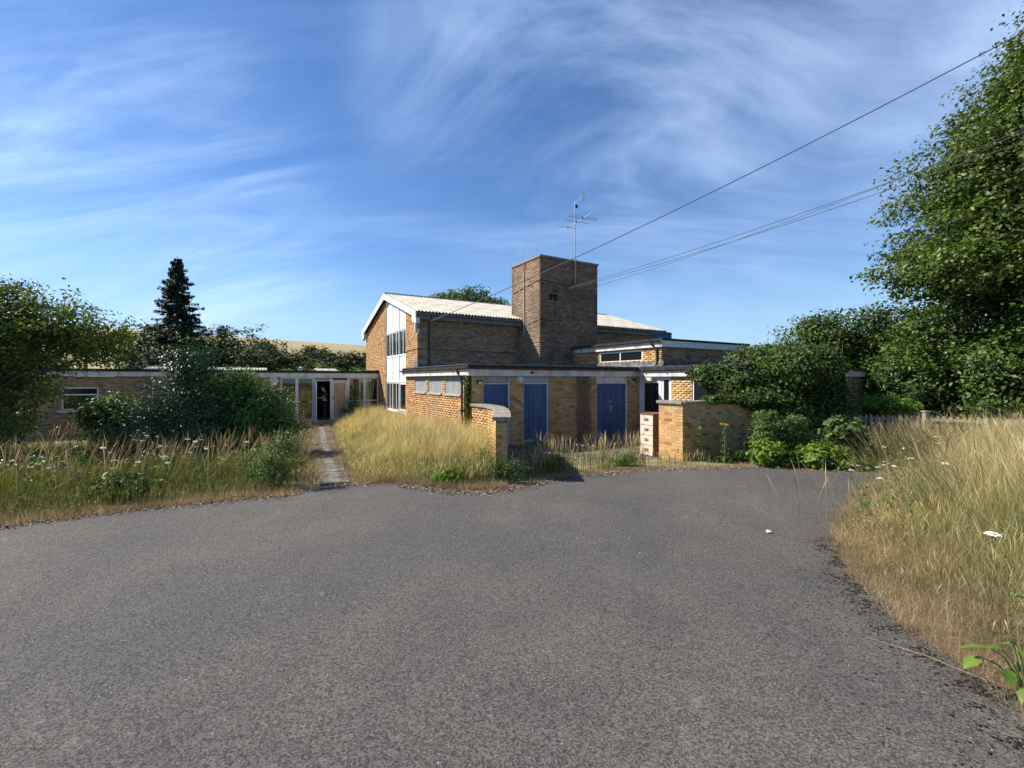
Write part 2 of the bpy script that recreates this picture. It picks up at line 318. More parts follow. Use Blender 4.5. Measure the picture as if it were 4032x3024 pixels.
def nz(sc, det=3, rough=.5, vec=None):
    n = t.nodes.new('ShaderNodeTexNoise'); n.inputs['Scale'].default_value = sc; n.inputs['Detail'].default_value = det; n.inputs['Roughness'].default_value = rough; L(vec or g.outputs['Position'], n.inputs[0]); return n.outputs[0]
def rp(src, p0, c0, p1, c1):
    r = t.nodes.new('ShaderNodeValToRGB'); r.color_ramp.elements[0].position = p0; r.color_ramp.elements[1].position = p1; r.color_ramp.elements[0].color = (*c0, 1); r.color_ramp.elements[1].color = (*c1, 1); L(src, r.inputs[0]); return r.outputs[0]
def mxc(f, a, b_, mode='MIX'):
    x = t.nodes.new('ShaderNodeMix'); x.data_type = 'RGBA'; x.blend_type = mode
    for s_, v in ((0, f), (6, a), (7, b_)):
        if isinstance(v, (int, float)): x.inputs[s_].default_value = v
        elif isinstance(v, tuple): x.inputs[s_].default_value = (*v, 1)
        else: L(v, x.inputs[s_])
    return x.outputs[2]
base = mxc(1., rp(nz(.45, 4), .35, (.084, .083, .082), .65, (.108, .101, .095)), rp(nz(1.7, 5, .6), .35, (.90, .90, .91), .65, (1.09, 1.08, 1.07)), 'MULTIPLY')
crk = t.nodes.new('ShaderNodeTexVoronoi'); crk.feature = 'DISTANCE_TO_EDGE'; crk.inputs['Scale'].default_value = .38
wv = t.nodes.new('ShaderNodeVectorMath'); wv.operation = 'ADD'; L(g.outputs['Position'], wv.inputs[0]); nwv = t.nodes.new('ShaderNodeTexNoise'); nwv.inputs['Scale'].default_value = 2.5; nwv.inputs['Detail'].default_value = 6; L(g.outputs['Position'], nwv.inputs[0]); swv = t.nodes.new('ShaderNodeVectorMath'); swv.operation = 'SCALE'; swv.inputs[3].default_value = .7; L(nwv.outputs['Color'], swv.inputs[0]); L(swv.outputs[0], wv.inputs[1]); L(wv.outputs[0], crk.inputs[0])
vo = t.nodes.new('ShaderNodeTexVoronoi'); vo.inputs['Scale'].default_value = 115; L(g.outputs['Position'], vo.inputs[0])
sv = t.nodes.new('ShaderNodeSeparateColor'); L(vo.outputs['Color'], sv.inputs[0])
chip = rp(sv.outputs[0], .0, (.38, .37, .36), 1., (1.85, 1.8, 1.72))
c = mxc(1., base, chip, 'MULTIPLY')
fine = rp(nz(220, 2, .7), .32, (.55, .55, .55), .68, (1.5, 1.48, 1.45)); c = mxc(1., c, fine, 'MULTIPLY')
spk = t.nodes.new('ShaderNodeTexVoronoi'); spk.inputs['Scale'].default_value = 22; L(g.outputs['Position'], spk.inputs[0])
spc = t.nodes.new('ShaderNodeSeparateColor'); L(spk.outputs['Color'], spc.inputs[0])
dm = t.nodes.new('ShaderNodeMath'); dm.operation = 'LESS_THAN'; dm.inputs[1].default_value = .09; L(spk.outputs['Distance'], dm.inputs[0])
rm = t.nodes.new('ShaderNodeMath'); rm.operation = 'GREATER_THAN'; rm.inputs[1].default_value = .86; L(spc.outputs[0], rm.inputs[0])
mm = t.nodes.new('ShaderNodeMath'); mm.operation = 'MULTIPLY'; L(dm.outputs[0], mm.inputs[0]); L(rm.outputs[0], mm.inputs[1]); c = mxc(mm.outputs[0], c, (.5, .47, .42))
# lichen blotches and worn pale streaks
lich = t.nodes.new('ShaderNodeMapRange'); lich.inputs[1].default_value = .61; lich.inputs[2].default_value = .69; lich.inputs[4].default_value = .38; L(nz(7, 6, .65), lich.inputs[0])
zone = t.nodes.new('ShaderNodeMapRange'); zone.inputs[1].default_value = .45; zone.inputs[2].default_value = .6; L(nz(.35, 2), zone.inputs[0])
lm = t.nodes.new('ShaderNodeMath'); lm.operation = 'MULTIPLY'; L(lich.outputs[0], lm.inputs[0]); L(zone.outputs[0], lm.inputs[1]); c = mxc(lm.outputs[0], c, (.34, .33, .30))
L(c, b.inputs['Base Color'])
bp = t.nodes.new('ShaderNodeBump'); bp.inputs['Strength'].default_value = .9; bp.inputs['Distance'].default_value = .012
hh = t.nodes.new('ShaderNodeMath'); hh.operation = 'ADD'; L(sv.outputs[1], hh.inputs[0]); L(nz(160, 3, .7), hh.inputs[1]); L(hh.outputs[0], bp.inputs['Height']); L(bp.outputs[0], b.inputs['Normal'])
tag(link('driveway', me_np('driveway', dv, np.stack([q, q+rows, q+rows+1, q+1], 1), asp)), kind='structure')

# raised soil of the right-hand verge
soil = mat('verge_soil', (.05, .035, .022), (.16, .11, .06), 5, .95, .8, 60, c3=(.10, .07, .04))
rb_ = [(x+.06*math.sin(k*2.1), y) for k, (x, y) in enumerate(RB)]
vs = []; fs = []
pts = []
for k in range(len(rb_)-1):
    n = max(1, int(math.hypot(rb_[k+1][0]-rb_[k][0], rb_[k+1][1]-rb_[k][1])/.2))
    for q_ in range(n): f_ = q_/n; pts.append((rb_[k][0]*(1-f_)+rb_[k+1][0]*f_, rb_[k][1]*(1-f_)+rb_[k+1][1]*f_))
pts.append(rb_[-1])
cols_ = [0, .08, .2, .5, 1, 2, 4, 8, 14, 30]
def vz(x, y, d): return float(zg(y))+.02+.16*min(1, d/1.6)+.012*math.sin(x*9+y*5)
for (x, y) in pts:
    j_ = .05*noise.noise(Vector((x*4, y*4, 0)))*2
    for d in cols_: vs.append((x+j_*max(0, 1-d)+d, y+(0 if d < 2 else 0), (float(zg(y))-.02 if d == 0 else vz(x+d, y, d))))
m_ = len(cols_)
for k in range(len(pts)-1): fs += [(k*m_+c_, k*m_+c_+1, (k+1)*m_+c_+1, (k+1)*m_+c_) for c_ in range(m_-1)]
tag(MB().add(vs, [f[::-1] for f in fs], True).build('verge', soil), kind='structure')

# ---------------------------------------------------------------- brickwork
UNIT = MB().box(-.5, .5, -.5, .5, -.5, .5).mesh('brick', None)
UNITS = {}
def unit(m):
    if m.name not in UNITS:
        u = UNIT.copy(); u.materials.append(m); UNITS[m.name] = u
    return UNITS[m.name]
CAMP = Vector((0, 0, EYE))
class Bricks:
    """collects the bricks of one building: the 300 that show largest become objects, the rest one mesh per wall material"""
    def __init__(s, world): s.items = []; s.world = world
    def finish(s, limit=300, home=None):
        for it in s.items:
            p = s.world @ Vector(it[0]); d = p-CAMP
            it.append(d.length if d.y > 1 and abs(d.x/d.y) < 1.15 and it[5] else 1e3+d.length)
        s.items.sort(key=lambda t: t[-1])
        for (c, ang, L_, h, m, vis, par, dist) in s.items[:limit]:
            o = link('brick', unit(m), par); o.location = c; o.rotation_euler = (0, 0, ang); o.scale = (L_, .007, h)
        rest = {}
        for it in s.items[limit:]: rest.setdefault((it[4].name, it[6].name), []).append(it)
        box = np.array([(x, y, z) for x in (-.5, .5) for y in (-.5, .5) for z in (-.5, .5)])
        F0 = np.array([(0, 1, 3, 2), (4, 6, 7, 5), (0, 4, 5, 1), (2, 3, 7, 6), (0, 2, 6, 4), (1, 5, 7, 3)])
        for k, its in rest.items():
            VV = []; 
            for (c, ang, L_, h, m, vis, par, dist) in its:
                v = box*np.array([L_, .007, h]); ca, sa = math.cos(ang), math.sin(ang)
                VV.append(np.stack([v[:, 0]*ca-v[:, 1]*sa+c[0], v[:, 0]*sa+v[:, 1]*ca+c[1], v[:, 2]+c[2]], 1))
            n = len(its); F = (F0[None]+8*np.arange(n)[:, None, None]).reshape(-1, 4)
            tag(link('brick', me_np('brick', np.concatenate(VV), F, its[0][4]), its[0][6]), kind='stuff')
def wall(B, par, p0, p1, z0, z1, inn, bm, mm_, holes=(), thick=.22, topf=None, vis=True, name='wall', phase=0, zb=None):
    """one wall leaf: mortar-coloured body with bricks standing proud of its outer face"""
    p0, p1 = Vector((*p0, 0)), Vector((*p1, 0)); d = p1-p0; Ln = d.length; d.normalize(); inn = Vector((*inn, 0)); ang = math.atan2(d.y, d.x)
    mb = MB(); xs = sorted({0, Ln, *[h[0] for h in holes], *[h[1] for h in holes]})
    tf = topf or (lambda s_: z1)
    kinks = sorted(set(xs + ([Ln/2] if topf else [])))
    for s0, s1 in zip(kinks, kinks[1:]):
        mid = (s0+s1)/2; hs = sorted([h for h in holes if h[0]-1e-6 <= mid <= h[1]+1e-6], key=lambda h: h[2])
        zc = z0
        segs = []
        for h in hs:
            if h[2] > zc+.005: segs.append((zc, zc, h[2], h[2]))
            zc = h[3]
        if min(tf(s0), tf(s1)) > zc+.005 or (topf and max(tf(s0), tf(s1)) > zc): segs.append((zc, zc, tf(s1), tf(s0)))
        for (za, zb_, zc_, zd) in segs:
            P = [p0+d*s0, p0+d*s1]
            q0, q1, q2, q3 = P[0]+Vector((0, 0, za)), P[1]+Vector((0, 0, zb_)), P[1]+Vector((0, 0, zc_)), P[0]+Vector((0, 0, zd))
            t_ = inn*thick
            mb.add([q0, q1, q2, q3, q0+t_, q1+t_, q2+t_, q3+t_], [(0, 1, 2, 3), (7, 6, 5, 4), (0, 4, 5, 1), (1, 5, 6, 2), (2, 6, 7, 3), (3, 7, 4, 0)])
    w_ = mb.build(name, mm_, par)
    nrow = int((max(tf(0), tf(Ln), tf(Ln/2))-z0)/.075)
    for r_ in range(nrow+1):
        z = z0+.04+r_*.075
        iv = [(0., Ln)]
        for h in holes:
            if h[2] < z < h[3]:
                nv = []
                for (a, b_) in iv:
                    if h[1] <= a or h[0] >= b_: nv.append((a, b_))
                    else:
                        if h[0] > a: nv.append((a, h[0]))
                        if h[1] < b_: nv.append((h[1], b_))
                iv = nv
        off = (r_ % 2)*.1125+phase+.45
        for (a, b_) in iv:
            k = math.floor((a-off)/.225); x = off+k*.225
            while x < b_:
                s0, s1 = max(x, a), min(x+.225, b_); x += .225
                if s1-s0 < .04: continue
                mid = (s0+s1)/2
                if tf(mid) < z+.03: continue
                pc = p0+d*mid
                j1 = random.uniform(-.0015, .0015)
                B.items.append([(pc.x+inn.x*j1, pc.y+inn.y*j1, z+random.uniform(-.001, .001)), ang+random.uniform(-.006, .006), s1-s0-.010-random.uniform(0, .003), .065+random.uniform(-.002, .002), bm, vis, w_])
    return w_

LW = lambda o: Matrix.Translation(o.location) @ o.rotation_euler.to_matrix().to_4x4()
U = (1, 0); Vv = (0, 1)
RZ = ANG; O3 = (A0[0], A0[1], 0)

def window(par, p0, p1, z0, z1, inn, name='window', lights=1, bars=(), fr=.05, fm=WHITE, gm_=GLASS, depth=.06, setb=.05, glass=True, pane_name='pane'):
    """framed window in the opening p0-p1; mullions divide it in equal lights"""
    p0, p1 = Vector((*p0, 0)), Vector((*p1, 0)); d = p1-p0; Ln = d.length; d.normalize(); inn = Vector((*inn, 0)); mb = MB()
    def bx(s0, s1, za, zb, y0, y1, m=mb):
        P = [p0+d*s0+inn*y0, p0+d*s1+inn*y0, p0+d*s1+inn*y1, p0+d*s0+inn*y1]
        m.add([p+Vector((0, 0, za)) for p in P]+[p+Vector((0, 0, zb)) for p in P], [(0, 3, 2, 1), (4, 5, 6, 7), (0, 1, 5, 4), (1, 2, 6, 5), (2, 3, 7, 6), (3, 0, 4, 7)])
    y0, y1 = setb, setb+depth
    bx(0, fr, z0, z1, y0, y1); bx(Ln-fr, Ln, z0, z1, y0, y1); bx(fr, Ln-fr, z0, z0+fr, y0, y1); bx(fr, Ln-fr, z1-fr, z1, y0, y1)
    zs = [z0+fr]+sorted(bars)+[z1-fr]
    for k in range(1, lights): s_ = Ln*k/lights; bx(s_-fr*.45, s_+fr*.45, z0+fr, z1-fr, y0+.002, y1-.002)
    for zb in bars: bx(fr, Ln-fr, zb-fr*.45, zb+fr*.45, y0+.004, y1-.004)
    f = mb.build(name, fm, par)
    if glass:
        for k in range(lights):
            for za, zb in zip(zs, zs[1:]):
                g_ = MB(); bx(Ln*k/lights+fr*.4, Ln*(k+1)/lights-fr*.4, za-fr*.3, zb+fr*.3, y0+depth*.5-.004, y0+depth*.5+.004, g_)
                g_.build(pane_name, gm_, f)
    return f, bx

# =============================================================== STORE ANNEXE (blue doors)
AN = empty('store_annexe', O3, RZ, label='single storey flat roofed brick store with three blue doors and three boarded windows', cat='building')
B = Bricks(LW(AN))
dH = [(.38, 1.30, 0, 2.26), (1.80, 2.75, 0, 2.26), (4.79, 6.24, 0, 2.26)]
wall(B, AN, (0, 0), (6.85, 0), 0, 2.27, Vv, BR_Y, MORT, holes=dH)
sH = [(.76, 2.06, 1.68, 2.26), (2.33, 3.59, 1.68, 2.26), (3.88, 5.10, 1.68, 2.26)]
wall(B, AN, (0, 6.26), (0, 0), 0, 2.27, U, BR_O, MORTS, holes=[(6.26-b, 6.26-a, c, d) for a, b, c, d in sH])
for a, b, c, d in sH:
    m = MB().box(.02, .04, a, b, c, d+.02); wb = m.build('window_board', GREYB, AN)
    MB().box(-.05, .1, a-.02, b+.02, c-.06, c-.003).build('sill', CONC, AN)
B.finish(300)
# doors
def plank_door(par, x0, x1, z0, z1, y, lv=False, double=False):
    fr = MB(); fr.box(x0-.03, x0+.02, y-.03, y+.06, z0, 2.26); fr.box(x1, x1+.045, y-.03, y+.06, z0, 2.26); fr.box(x0+.02, x1, y-.03, y+.06, z1, z1+.05)
    fr.build('door_frame', WHITED, par)
    d = MB().box(x0+.022, x1-.002, y+.022, y+.05, z0+.03, z1-.004).build('door', BLUE, par)
    n = int(round((x1-x0-.02)/.098)); wd = (x1-x0-.024)/n
    for k in range(n):
        xa = x0+.022+k*wd
        pl = MB().prism([(xa+.001, y+.021), (xa+.006, y+.008), (xa+wd-.006, y+.008), (xa+wd-.001, y+.021)], 'z', z0+.035, z1-.01); pl.build('plank', BLUE, d)
    if lv:
        MB().box(x0+.02, x1, y+.04, y+.06, z1+.05, 2.26).build('louvre_back', INTD, par)
        for k in range(3):
            zc = z1+.075+k*.062
            MB().prism([(y-.012, zc), (y+.035, zc+.045), (y+.035, zc+.057), (y-.012, zc+.012)], 'x', x0+.02, x1).build('louvre_slat', WHITED, par)
    return d
plank_door(AN, .38, 1.255, .04, 2.00, .05, lv=True)
plank_door(AN, 1.80, 2.705, .04, 2.00, .05, lv=True)
d3 = plank_door(AN, 4.79, 6.195, .04, 2.00, .03)
MB().box(4.81, 6.195, .03, .06, 2.05, 2.26).build('overdoor_panel', WHITED, AN)
MB().box(5.497, 5.503, .036, .05, .07, 1.99).build('meeting_joint', BLACK, d3)
hs = MB().box(5.40, 5.55, .02, .034, 1.18, 1.22); hs.box(5.455, 5.485, -.005, .03, 1.10, 1.19); hs.tube([(5.46, .01, 1.18), (5.462, .008, 1.235), (5.482, .008, 1.235), (5.484, .01, 1.18)], .004, 5); hs.box(5.44, 5.50, .018, .034, 1.34, 1.38)
hs.build('padlock', METAL, d3)
MB().box(5.45, 5.51, .015, .03, 1.02, 1.07).build('latch', METAL, d3)
# roof, fascia, gutters
RT = 2.57
MB().box(-.12, 6.85, -.04, 6.2, 2.27, 2.50).build('roof_deck', INTD, AN)
m = MB(); m.box(-.2, 6.7, -.16, 6.1, 2.50, 2.565); m.prism([(-.17, 2.565), (-.11, 2.61), (-.02, 2.61), (.05, 2.567)], 'x', -.16, 6.7); m.prism([(-.22, 2.565), (-.14, 2.61), (-.05, 2.61), (.02, 2.567)], 'y', -.1, 6.1)
m.build('roof', FELT, AN)
MB().box(-.145, 6.87, -.085, -.055, 2.25, 2.47).build('fascia', WHITED, AN)
MB().box(-.15, -.12, -.054, 6.26, 2.27, 2.47).build('fascia', WHITED, AN)
def gutter(p, q, r, m_, par, name='gutter', n=6, brk=1.0):
    p, q = Vector(p), Vector(q); d = (q-p).normalized(); s_ = d.cross(Vector((0, 0, 1))); g_ = MB(); vs = []
    prof = [(math.cos(t_)*r, math.sin(t_)*r) for t_ in np.linspace(math.pi, 2*math.pi, n+1)]; prof = prof+[(x*.88, z*.88+.002) for x, z in prof[::-1]]
    k = len(prof)
    for P in (p, q): vs += [P+s_*x+Vector((0, 0, z)) for x, z in prof]
    g_.add(vs, [(i_, (i_+1) % k, k+(i_+1) % k, k+i_) for i_ in range(k)]); g_.add(vs[:k], [tuple(range(k))]); g_.add(vs[k:], [tuple(range(k))[::-1]])
    o = g_.build(name, m_, par); Ln = (q-p).length; nb_ = int(Ln/brk)
    for k_ in range(nb_+1):
        c_ = p+d*(Ln*(k_+.2)/(nb_+.4)); MB().obox(c_-d*.02+Vector((0, 0, -r*.55)), c_+d*.02+Vector((0, 0, -r*.55)), r*2.25, r*1.1).build('gutter_bracket', m_, o)
    return o
gutter((-.19, -.135, 2.50), (6.72, -.135, 2.50), .055, GUTB, AN); gutter((-.20, 6.35, 2.50), (-.20, -.09, 2.50), .055, GUTB, AN)
dp = MB().tube([(-.20, .62, 2.45), (-.19, .6, 2.36), (-.08, .56, 2.2), (-.065, .55, 2.1), (-.065, .55, 0)], .035, 8)
for z in (2.05, 1.2, .5): dp.box(-.11, -.005, .505, .595, z-.02, z+.02)
dp.build('downpipe', GUTB, AN)
# upstand flashing along the taller wall
# lamps
l = MB().lathe([(.0, -.16), (.06, -.155), (.105, -.13), (.125, -.08), (.125, -.03), (.135, -.03), (.135, 0)], (1.62, -.02, 2.12), 20, 'y')
lm_ = tag(l.build('bulkhead_lamp', mat('frosted_glass', (.66, .66, .58), (.5, .5, .42), 15, .3)), 'round white glass bulkhead lamp below the fascia between two blue doors', 'lamp')
lm_.parent = None; lm_.location = O3; lm_.rotation_euler = (0, 0, RZ)
def free(mb, name, m, label, cat, group=None):
    o = mb.build(name, m); o.location = O3; o.rotation_euler = (0, 0, RZ); return tag(o, label, cat, group)
fl = MB().box(.16, .29, -.10, -.04, 2.01, 2.09); fl.prism([(.15, 2.08), (.30, 2.08), (.29, 2.12), (.16, 2.12)], 'y', -.12, -.02); fl.tube([(.22, -.04, 2.05), (.22, 0, 2.05)], .012, 6)
f1 = free(fl, 'floodlight', BLACK, 'small black floodlight on brick beside the leftmost blue door', 'lamp')
MB().box(.17, .28, -.104, -.101, 2.015, 2.075).build('lens', PLAS, f1)
s1_ = MB().lathe([(.0, -.11), (.028, -.11), (.035, -.09), (.035, -.03), (.02, 0)], (2.03, -.09, 2.36), 12, 'y')
free(s1_, 'sensor', BLACK, 'little dark round sensor fixed to the white fascia above the middle blue door', 'sensor')
br = MB().obox((6.62, -.02, 2.12), (6.32, -.30, 2.21), .03, .02); br.obox((6.62, -.02, 2.05), (6.36, -.27, 2.20), .02, .015); br.box(6.30, 6.38, -.30, -.24, 2.10, 2.16)
free(br, 'wall_bracket', BLACK, 'dark metal arm bracket on narrow brick pier right of the double blue door', 'bracket')
free(MB().box(6.48, 6.56, -.06, -.008, 1.95, 2.06), 'junction_box', WHITED, 'small pale junction box on brick beside the white glazed door', 'box')
# overflow stub above the stain
free(MB().tube([(4.2, .03, 2.07), (4.2, -.1, 2.05), (4.2, -.13, 2.0)], .022, 8), 'overflow_pipe', GUTB, 'stub of overflow pipe above the black streak on brick wall', 'pipe')

# =============================================================== TWO-STOREY HALL
HA = empty('two_storey_hall', O3, RZ, label='tall two storey brick hall with pale corrugated gable roof and white window strip', cat='building')
B = Bricks(LW(HA)); GA = .32; Cb = 5.73; GL = 8.83
eave = 4.80
def roofz(s_): return eave+.304*(4.415-abs(s_-4.415))
sL = GL
# gable runs from far end (s=0) to near corner (s=GL)
strip = (GL-4.67, GL-1.54)
wall(B, HA, (GA, Cb+GL), (GA, Cb), 0, 5, U, BR_O, MORTS, holes=[(strip[0], strip[1], 0, 9)], topf=roofz)
wall(B, HA, (GA+.001, Cb), (14.5, Cb), 0, eave-.02, Vv, BR_H, MORTD, holes=[])
wall(B, HA, (14.5, Cb), (14.5, Cb+GL), 0, 5, (-1, 0), BR_H, MORTD, topf=roofz, vis=False)
wall(B, HA, (14.5, Cb+GL), (GA, Cb+GL), 2, eave-.02, (0, -1), BR_H, MORTD, vis=False)
# low brick under the strip
b0, b1 = Cb+1.54, Cb+4.67; bw = (b1-b0)/3
wall(B, HA, (GA+.03, b1), (GA+.03, b0+bw), 0, .66, U, BR_O, MORTS, phase=.1)
# strip: for each bay window/panel/window/panel
for k in range(3):
    y0_, y1_ = b0+bw*k, b0+bw*(k+1)
    if k == 0:
        dr, _ = window(HA, (GA, y1_), (GA, y0_), .05, 2.02, U, 'glazed_door', 1, (.78,), .09)
        MB().box(GA+.07, GA+.09, y0_+.1, y1_-.1, .14, .72).build('kick_panel', WHITE, dr)
    else:
        window(HA, (GA, y1_), (GA, y0_), .70, 2.02, U, 'window', 2, (), .055)
    window(HA, (GA, y1_), (GA, y0_), 3.24, 4.38, U, 'window', 2, (), .055)
    MB().box(GA+.05, GA+.09, y0_+.03, y1_-.03, 2.08, 3.20).build('cladding_panel', PANEL, HA)
    zt0, zt1 = roofz(GL-(y0_-Cb)), roofz(GL-(y1_-Cb))
    MB().prism([(y0_+.03, 4.42), (y1_-.03, 4.42), (y1_-.03, zt1+.02), (y0_+.03, zt0+.02)], 'x', GA+.05, GA+.09).build('cladding_panel', PANEL, HA)
mu = MB()
for k in range(4):
    y_ = b0+bw*k; zt = roofz(GL-(y_-Cb)); mu.box(GA+.02, GA+.13, y_-.028, y_+.028, .0 if k < 2 else .66, zt-.02)
mu.box(GA+.025, GA+.125, b0+.028, b1-.028, 2.02, 2.08); mu.box(GA+.025, GA+.125, b0+.028, b1-.028, 3.20, 3.24); mu.box(GA+.025, GA+.125, b0+.028, b1-.028, 4.38, 4.42)
mu.box(GA-.04, GA+.1, b0+bw+.03, b1, .64, .70)
mu.build('strip_frame', WHITE, HA)
MB().prism([(b0-.1, 0), (b1+.1, 0), (b1+.1, roofz(GL-(b1-Cb))-.1), ((b0+b1)/2, roofz(GL-((b0+b1)/2-Cb))-.1), (b0-.1, roofz(GL-(b0-Cb))-.12)], 'x', GA+.4, GA+.43).build('interior_wall', INTD, HA)
# roof sheets
th = math.atan(.304); SLl = 4.74/math.cos(th)
def sheet_mesh(ln, wd=1.03, pitch=.147, amp=.030):
    nseg = int(wd/pitch*8); vs = []; 
    for k in range(nseg+1):
        x = wd*k/nseg; z = amp*math.cos(2*math.pi*x/pitch)
        vs += [(x, 0, z), (x, ln, z), (x, 0, z-.012), (x, ln, z-.012)]
    fs = []
    for k in range(nseg): q_ = 4*k; fs += [(q_, q_+4, q_+5, q_+1), (q_+2, q_+3, q_+7, q_+6), (q_, q_+2, q_+6, q_+4)]
    return MB().add(vs, fs).mesh('roof_sheet', CORR)
SA, SB = sheet_mesh(2.5), sheet_mesh(SLl-2.4+.1)
nS = 14; a0s = .14; stp = (14.62-a0s)/nS
for k in range(nS):
    for (me_, y_) in ((SA, 0), (SB, 2.4)):
        x = a0s+k*stp
        o = link('roof_sheet', me_, HA); dz = .012 if y_ else 0
        o.location = (x, 5.43+y_*math.cos(th), 4.90+y_*math.sin(th)+dz); o.rotation_euler = (th, 0, 0)
        o = link('roof_sheet', me_, HA); yb = SLl-y_
        o.location = (x+1.03, 14.87-y_*math.cos(th), 4.90+y_*math.sin(th)+dz); o.rotation_euler = (th, 0, math.pi)
rc = MB()
rc.prism([(10.15-.22, 6.29), (10.15, 6.385), (10.15+.22, 6.29), (10.15, 6.36)], 'x', .14, 14.65); rc.build('ridge_cap', CORR, HA)
bd = MB()
for sgn in (-1, 1):
    ye = 10.15+sgn*4.74; yi = 10.15
    bd.prism([(ye, 4.62), (ye, 4.90), (yi, 6.345), (yi, 6.06)][::sgn], 'x', .13, .17)
    bd.prism([(ye, 4.40), (ye, 4.62), (ye-sgn*.50, 4.77), (ye-sgn*.50, 4.51)][::sgn], 'x', .145, .31)
bd.build('barge_board', WHITE, HA)
bd = MB()
for sgn in (-1, 1):
    ye = 10.15+sgn*4.74; bd.prism([(ye, 4.62), (ye, 4.90), (10.15, 6.345), (10.15, 6.06)][::sgn], 'x', 14.66, 14.70)
bd.build('barge_board', CORRD, HA)
MB().box(.175, 14.65, 5.47, 5.50, 4.58, 4.84).build('eaves_fascia', GUTG, HA)
MB().box(.175, 14.65, 5.50, 5.72, 4.60, 4.63).build('soffit', WHITED, HA)
gutter((.18, 5.41, 4.80), (5.13, 5.41, 4.80), .06, GUTG, HA, brk=.9); gutter((8.37, 5.41, 4.80), (14.66, 5.41, 4.80), .06, GUTG, HA, brk=.9)
# roof underside so no light leaks
m = MB(); m.prism([(5.52, 4.78), (5.52, 4.84), (10.15, 6.25), (14.8, 4.84), (14.8, 4.78), (10.15, 6.19)], 'x', .2, 14.6); m.build('roof_lining', INTD, HA)
f = MB(); f.prism([(5.60, 2.565), (5.60, 2.60), (5.715, 2.66), (5.715, 2.80), (5.73, 2.80), (5.73, 2.565)], 'x', GA-.02, 5.12); f.build('flashing', LEAD, HA)
MB().prism([(5.62, 2.58), (5.63, 2.85), (6.05, 2.85), (6.0, 2.6)], 'x', GA-.03, GA-.012).build('flashing', LEAD, HA)
dpp = MB().tube([(.80, 5.41, 4.74), (.80, 5.42, 4.68), (.80, 5.62, 4.45), (.80, 5.675, 4.38), (.80, 5.675, 2.62)], .034, 8)
for z in (4.2, 3.4, 2.9): dpp.box(.75, .85, 5.63, 5.725, z-.02, z+.02)
dpp.build('downpipe', GUTB, HA)
MB().tube([(GA-.012, b0-.02, 3.30), (GA-.012, b0-.35, 3.38), (GA-.012, Cb-.012, 3.40), (GA+1.2, Cb-.012, 3.385), (GA+3, Cb-.012, 3.37), (5.0, Cb-.012, 3.36), (5.04, Cb-.012, 3.5), (5.06, Cb-.014, 4.6)], .012, 5).build('cable', CABLE, HA)
MB().tube([(GA-.01, Cb+5.5, 3.3), (GA-.01, Cb+5.5, 4.05), (GA-.01, Cb+4.75, 4.1)], .006, 4).build('cable', CABLE, HA)
bk = MB().box(GA-.09, GA-.01, Cb+.02, Cb+.1, 4.10, 4.42); bk.tube([(GA-.15, Cb+.25, 4.22), (GA, Cb+.05, 4.25)], .02, 6); bk.box(GA+.0, GA+.06, Cb-.07, Cb-.01, 4.0, 4.2)
bk.build('wire_bracket', PLAS, HA)
# chimney tower
CX0, CX1, CY0, CY1, CZ = 5.14, 8.35, 3.98, 6.35, 7.40
ch = tag(MB().box(CX0+.2, CX1-.2, CY0+.2, CY1-.2, 2.5, CZ-.05).build('chimney', MORTD, HA), 'broad dark brick chimney tower')
wall(B, HA, (CX0, CY1), (CX0, CY0), 2.5, CZ, U, BR_D, MORTS, name='chimney')
wall(B, HA, (CX0, CY0), (CX1, CY0), 2.5, CZ, Vv, BR_D, MORTD, name='chimney')
wall(B, HA, (CX1, CY0), (CX1, CY1), 2.5, CZ, (-1, 0), BR_D, MORTD, name='chimney', vis=False)
wall(B, HA, (CX1, CY1), (CX0, CY1), 4.9, CZ, (0, -1), BR_D, MORTD, name='chimney', vis=False)
B.finish(300)
cs = MB()
for k in range(8):   # coping stones, slightly uneven
    x0_ = CX0-.05+k*(3.31/8); dz = random.uniform(-.008, .008); MB().box(x0_, x0_+3.31/8-.012, CY0-.06, CY0+.28, CZ+dz, CZ+.085+dz).build('coping_stone', COPE, HA)
for k in range(5):
    y_ = CY0+.285+k*(2.12/5); dz = random.uniform(-.008, .008); MB().box(CX0-.05, CX0+.28, y_, y_+2.12/5-.012, CZ+dz, CZ+.085+dz).build('coping_stone', COPE, HA)
MB().box(CX0+.282, CX1-.2, CY0+.282, CY1-.2, CZ, CZ+.05).build('chimney_cap', FELT, HA)
f = MB(); f.prism([(CY0-.14, 2.565), (CY0-.13, 2.6), (CY0-.02, 2.66), (CY0-.02, 2.84), (CY0-.006, 2.84), (CY0-.006, 2.565)], 'x', CX0-.02, CX1+.02)
f.prism([(CX0-.14, 2.565), (CX0-.13, 2.6), (CX0-.02, 2.66), (CX0-.02, 2.84), (CX0-.006, 2.84), (CX0-.006, 2.565)], 'y', CY0, Cb-.05); f.build('flashing', LEAD, HA)
MB().tube([(CX0-.03, CY0+1.25, 6.95), (CX0-.03, CY0+1.22, 5.0), (CX0-.03, CY0+1.22, 4.1)], .022, 6).build('conduit', CREAM, HA)
MB().tube([(CX0-.015, CY0+1.25, 6.95), (CX0-.02, CY0+1.3, 7.2), (CX0-.015, CY0+1.1, 7.32), (CX0-.015, CY0+1.15, 7.0), (CX0-.02, CY0+1.3, 6.9)], .009, 4).build('cable', CABLE, HA)
MB().tube([(CX0-.012, CY0+1.6, 4.45), (CX0-.012, CY0+.7, 4.63), (CX0-.012, CY0-.012, 4.72), (CX0+.4, CY0-.012, 4.70), (CX0+.75, CY0-.012, 4.70), (CX0+.78, CY0-.012, 4.8), (CX0+.78, CY0-.012, 5.75)], .011, 5).build('cable', CABLE, HA)
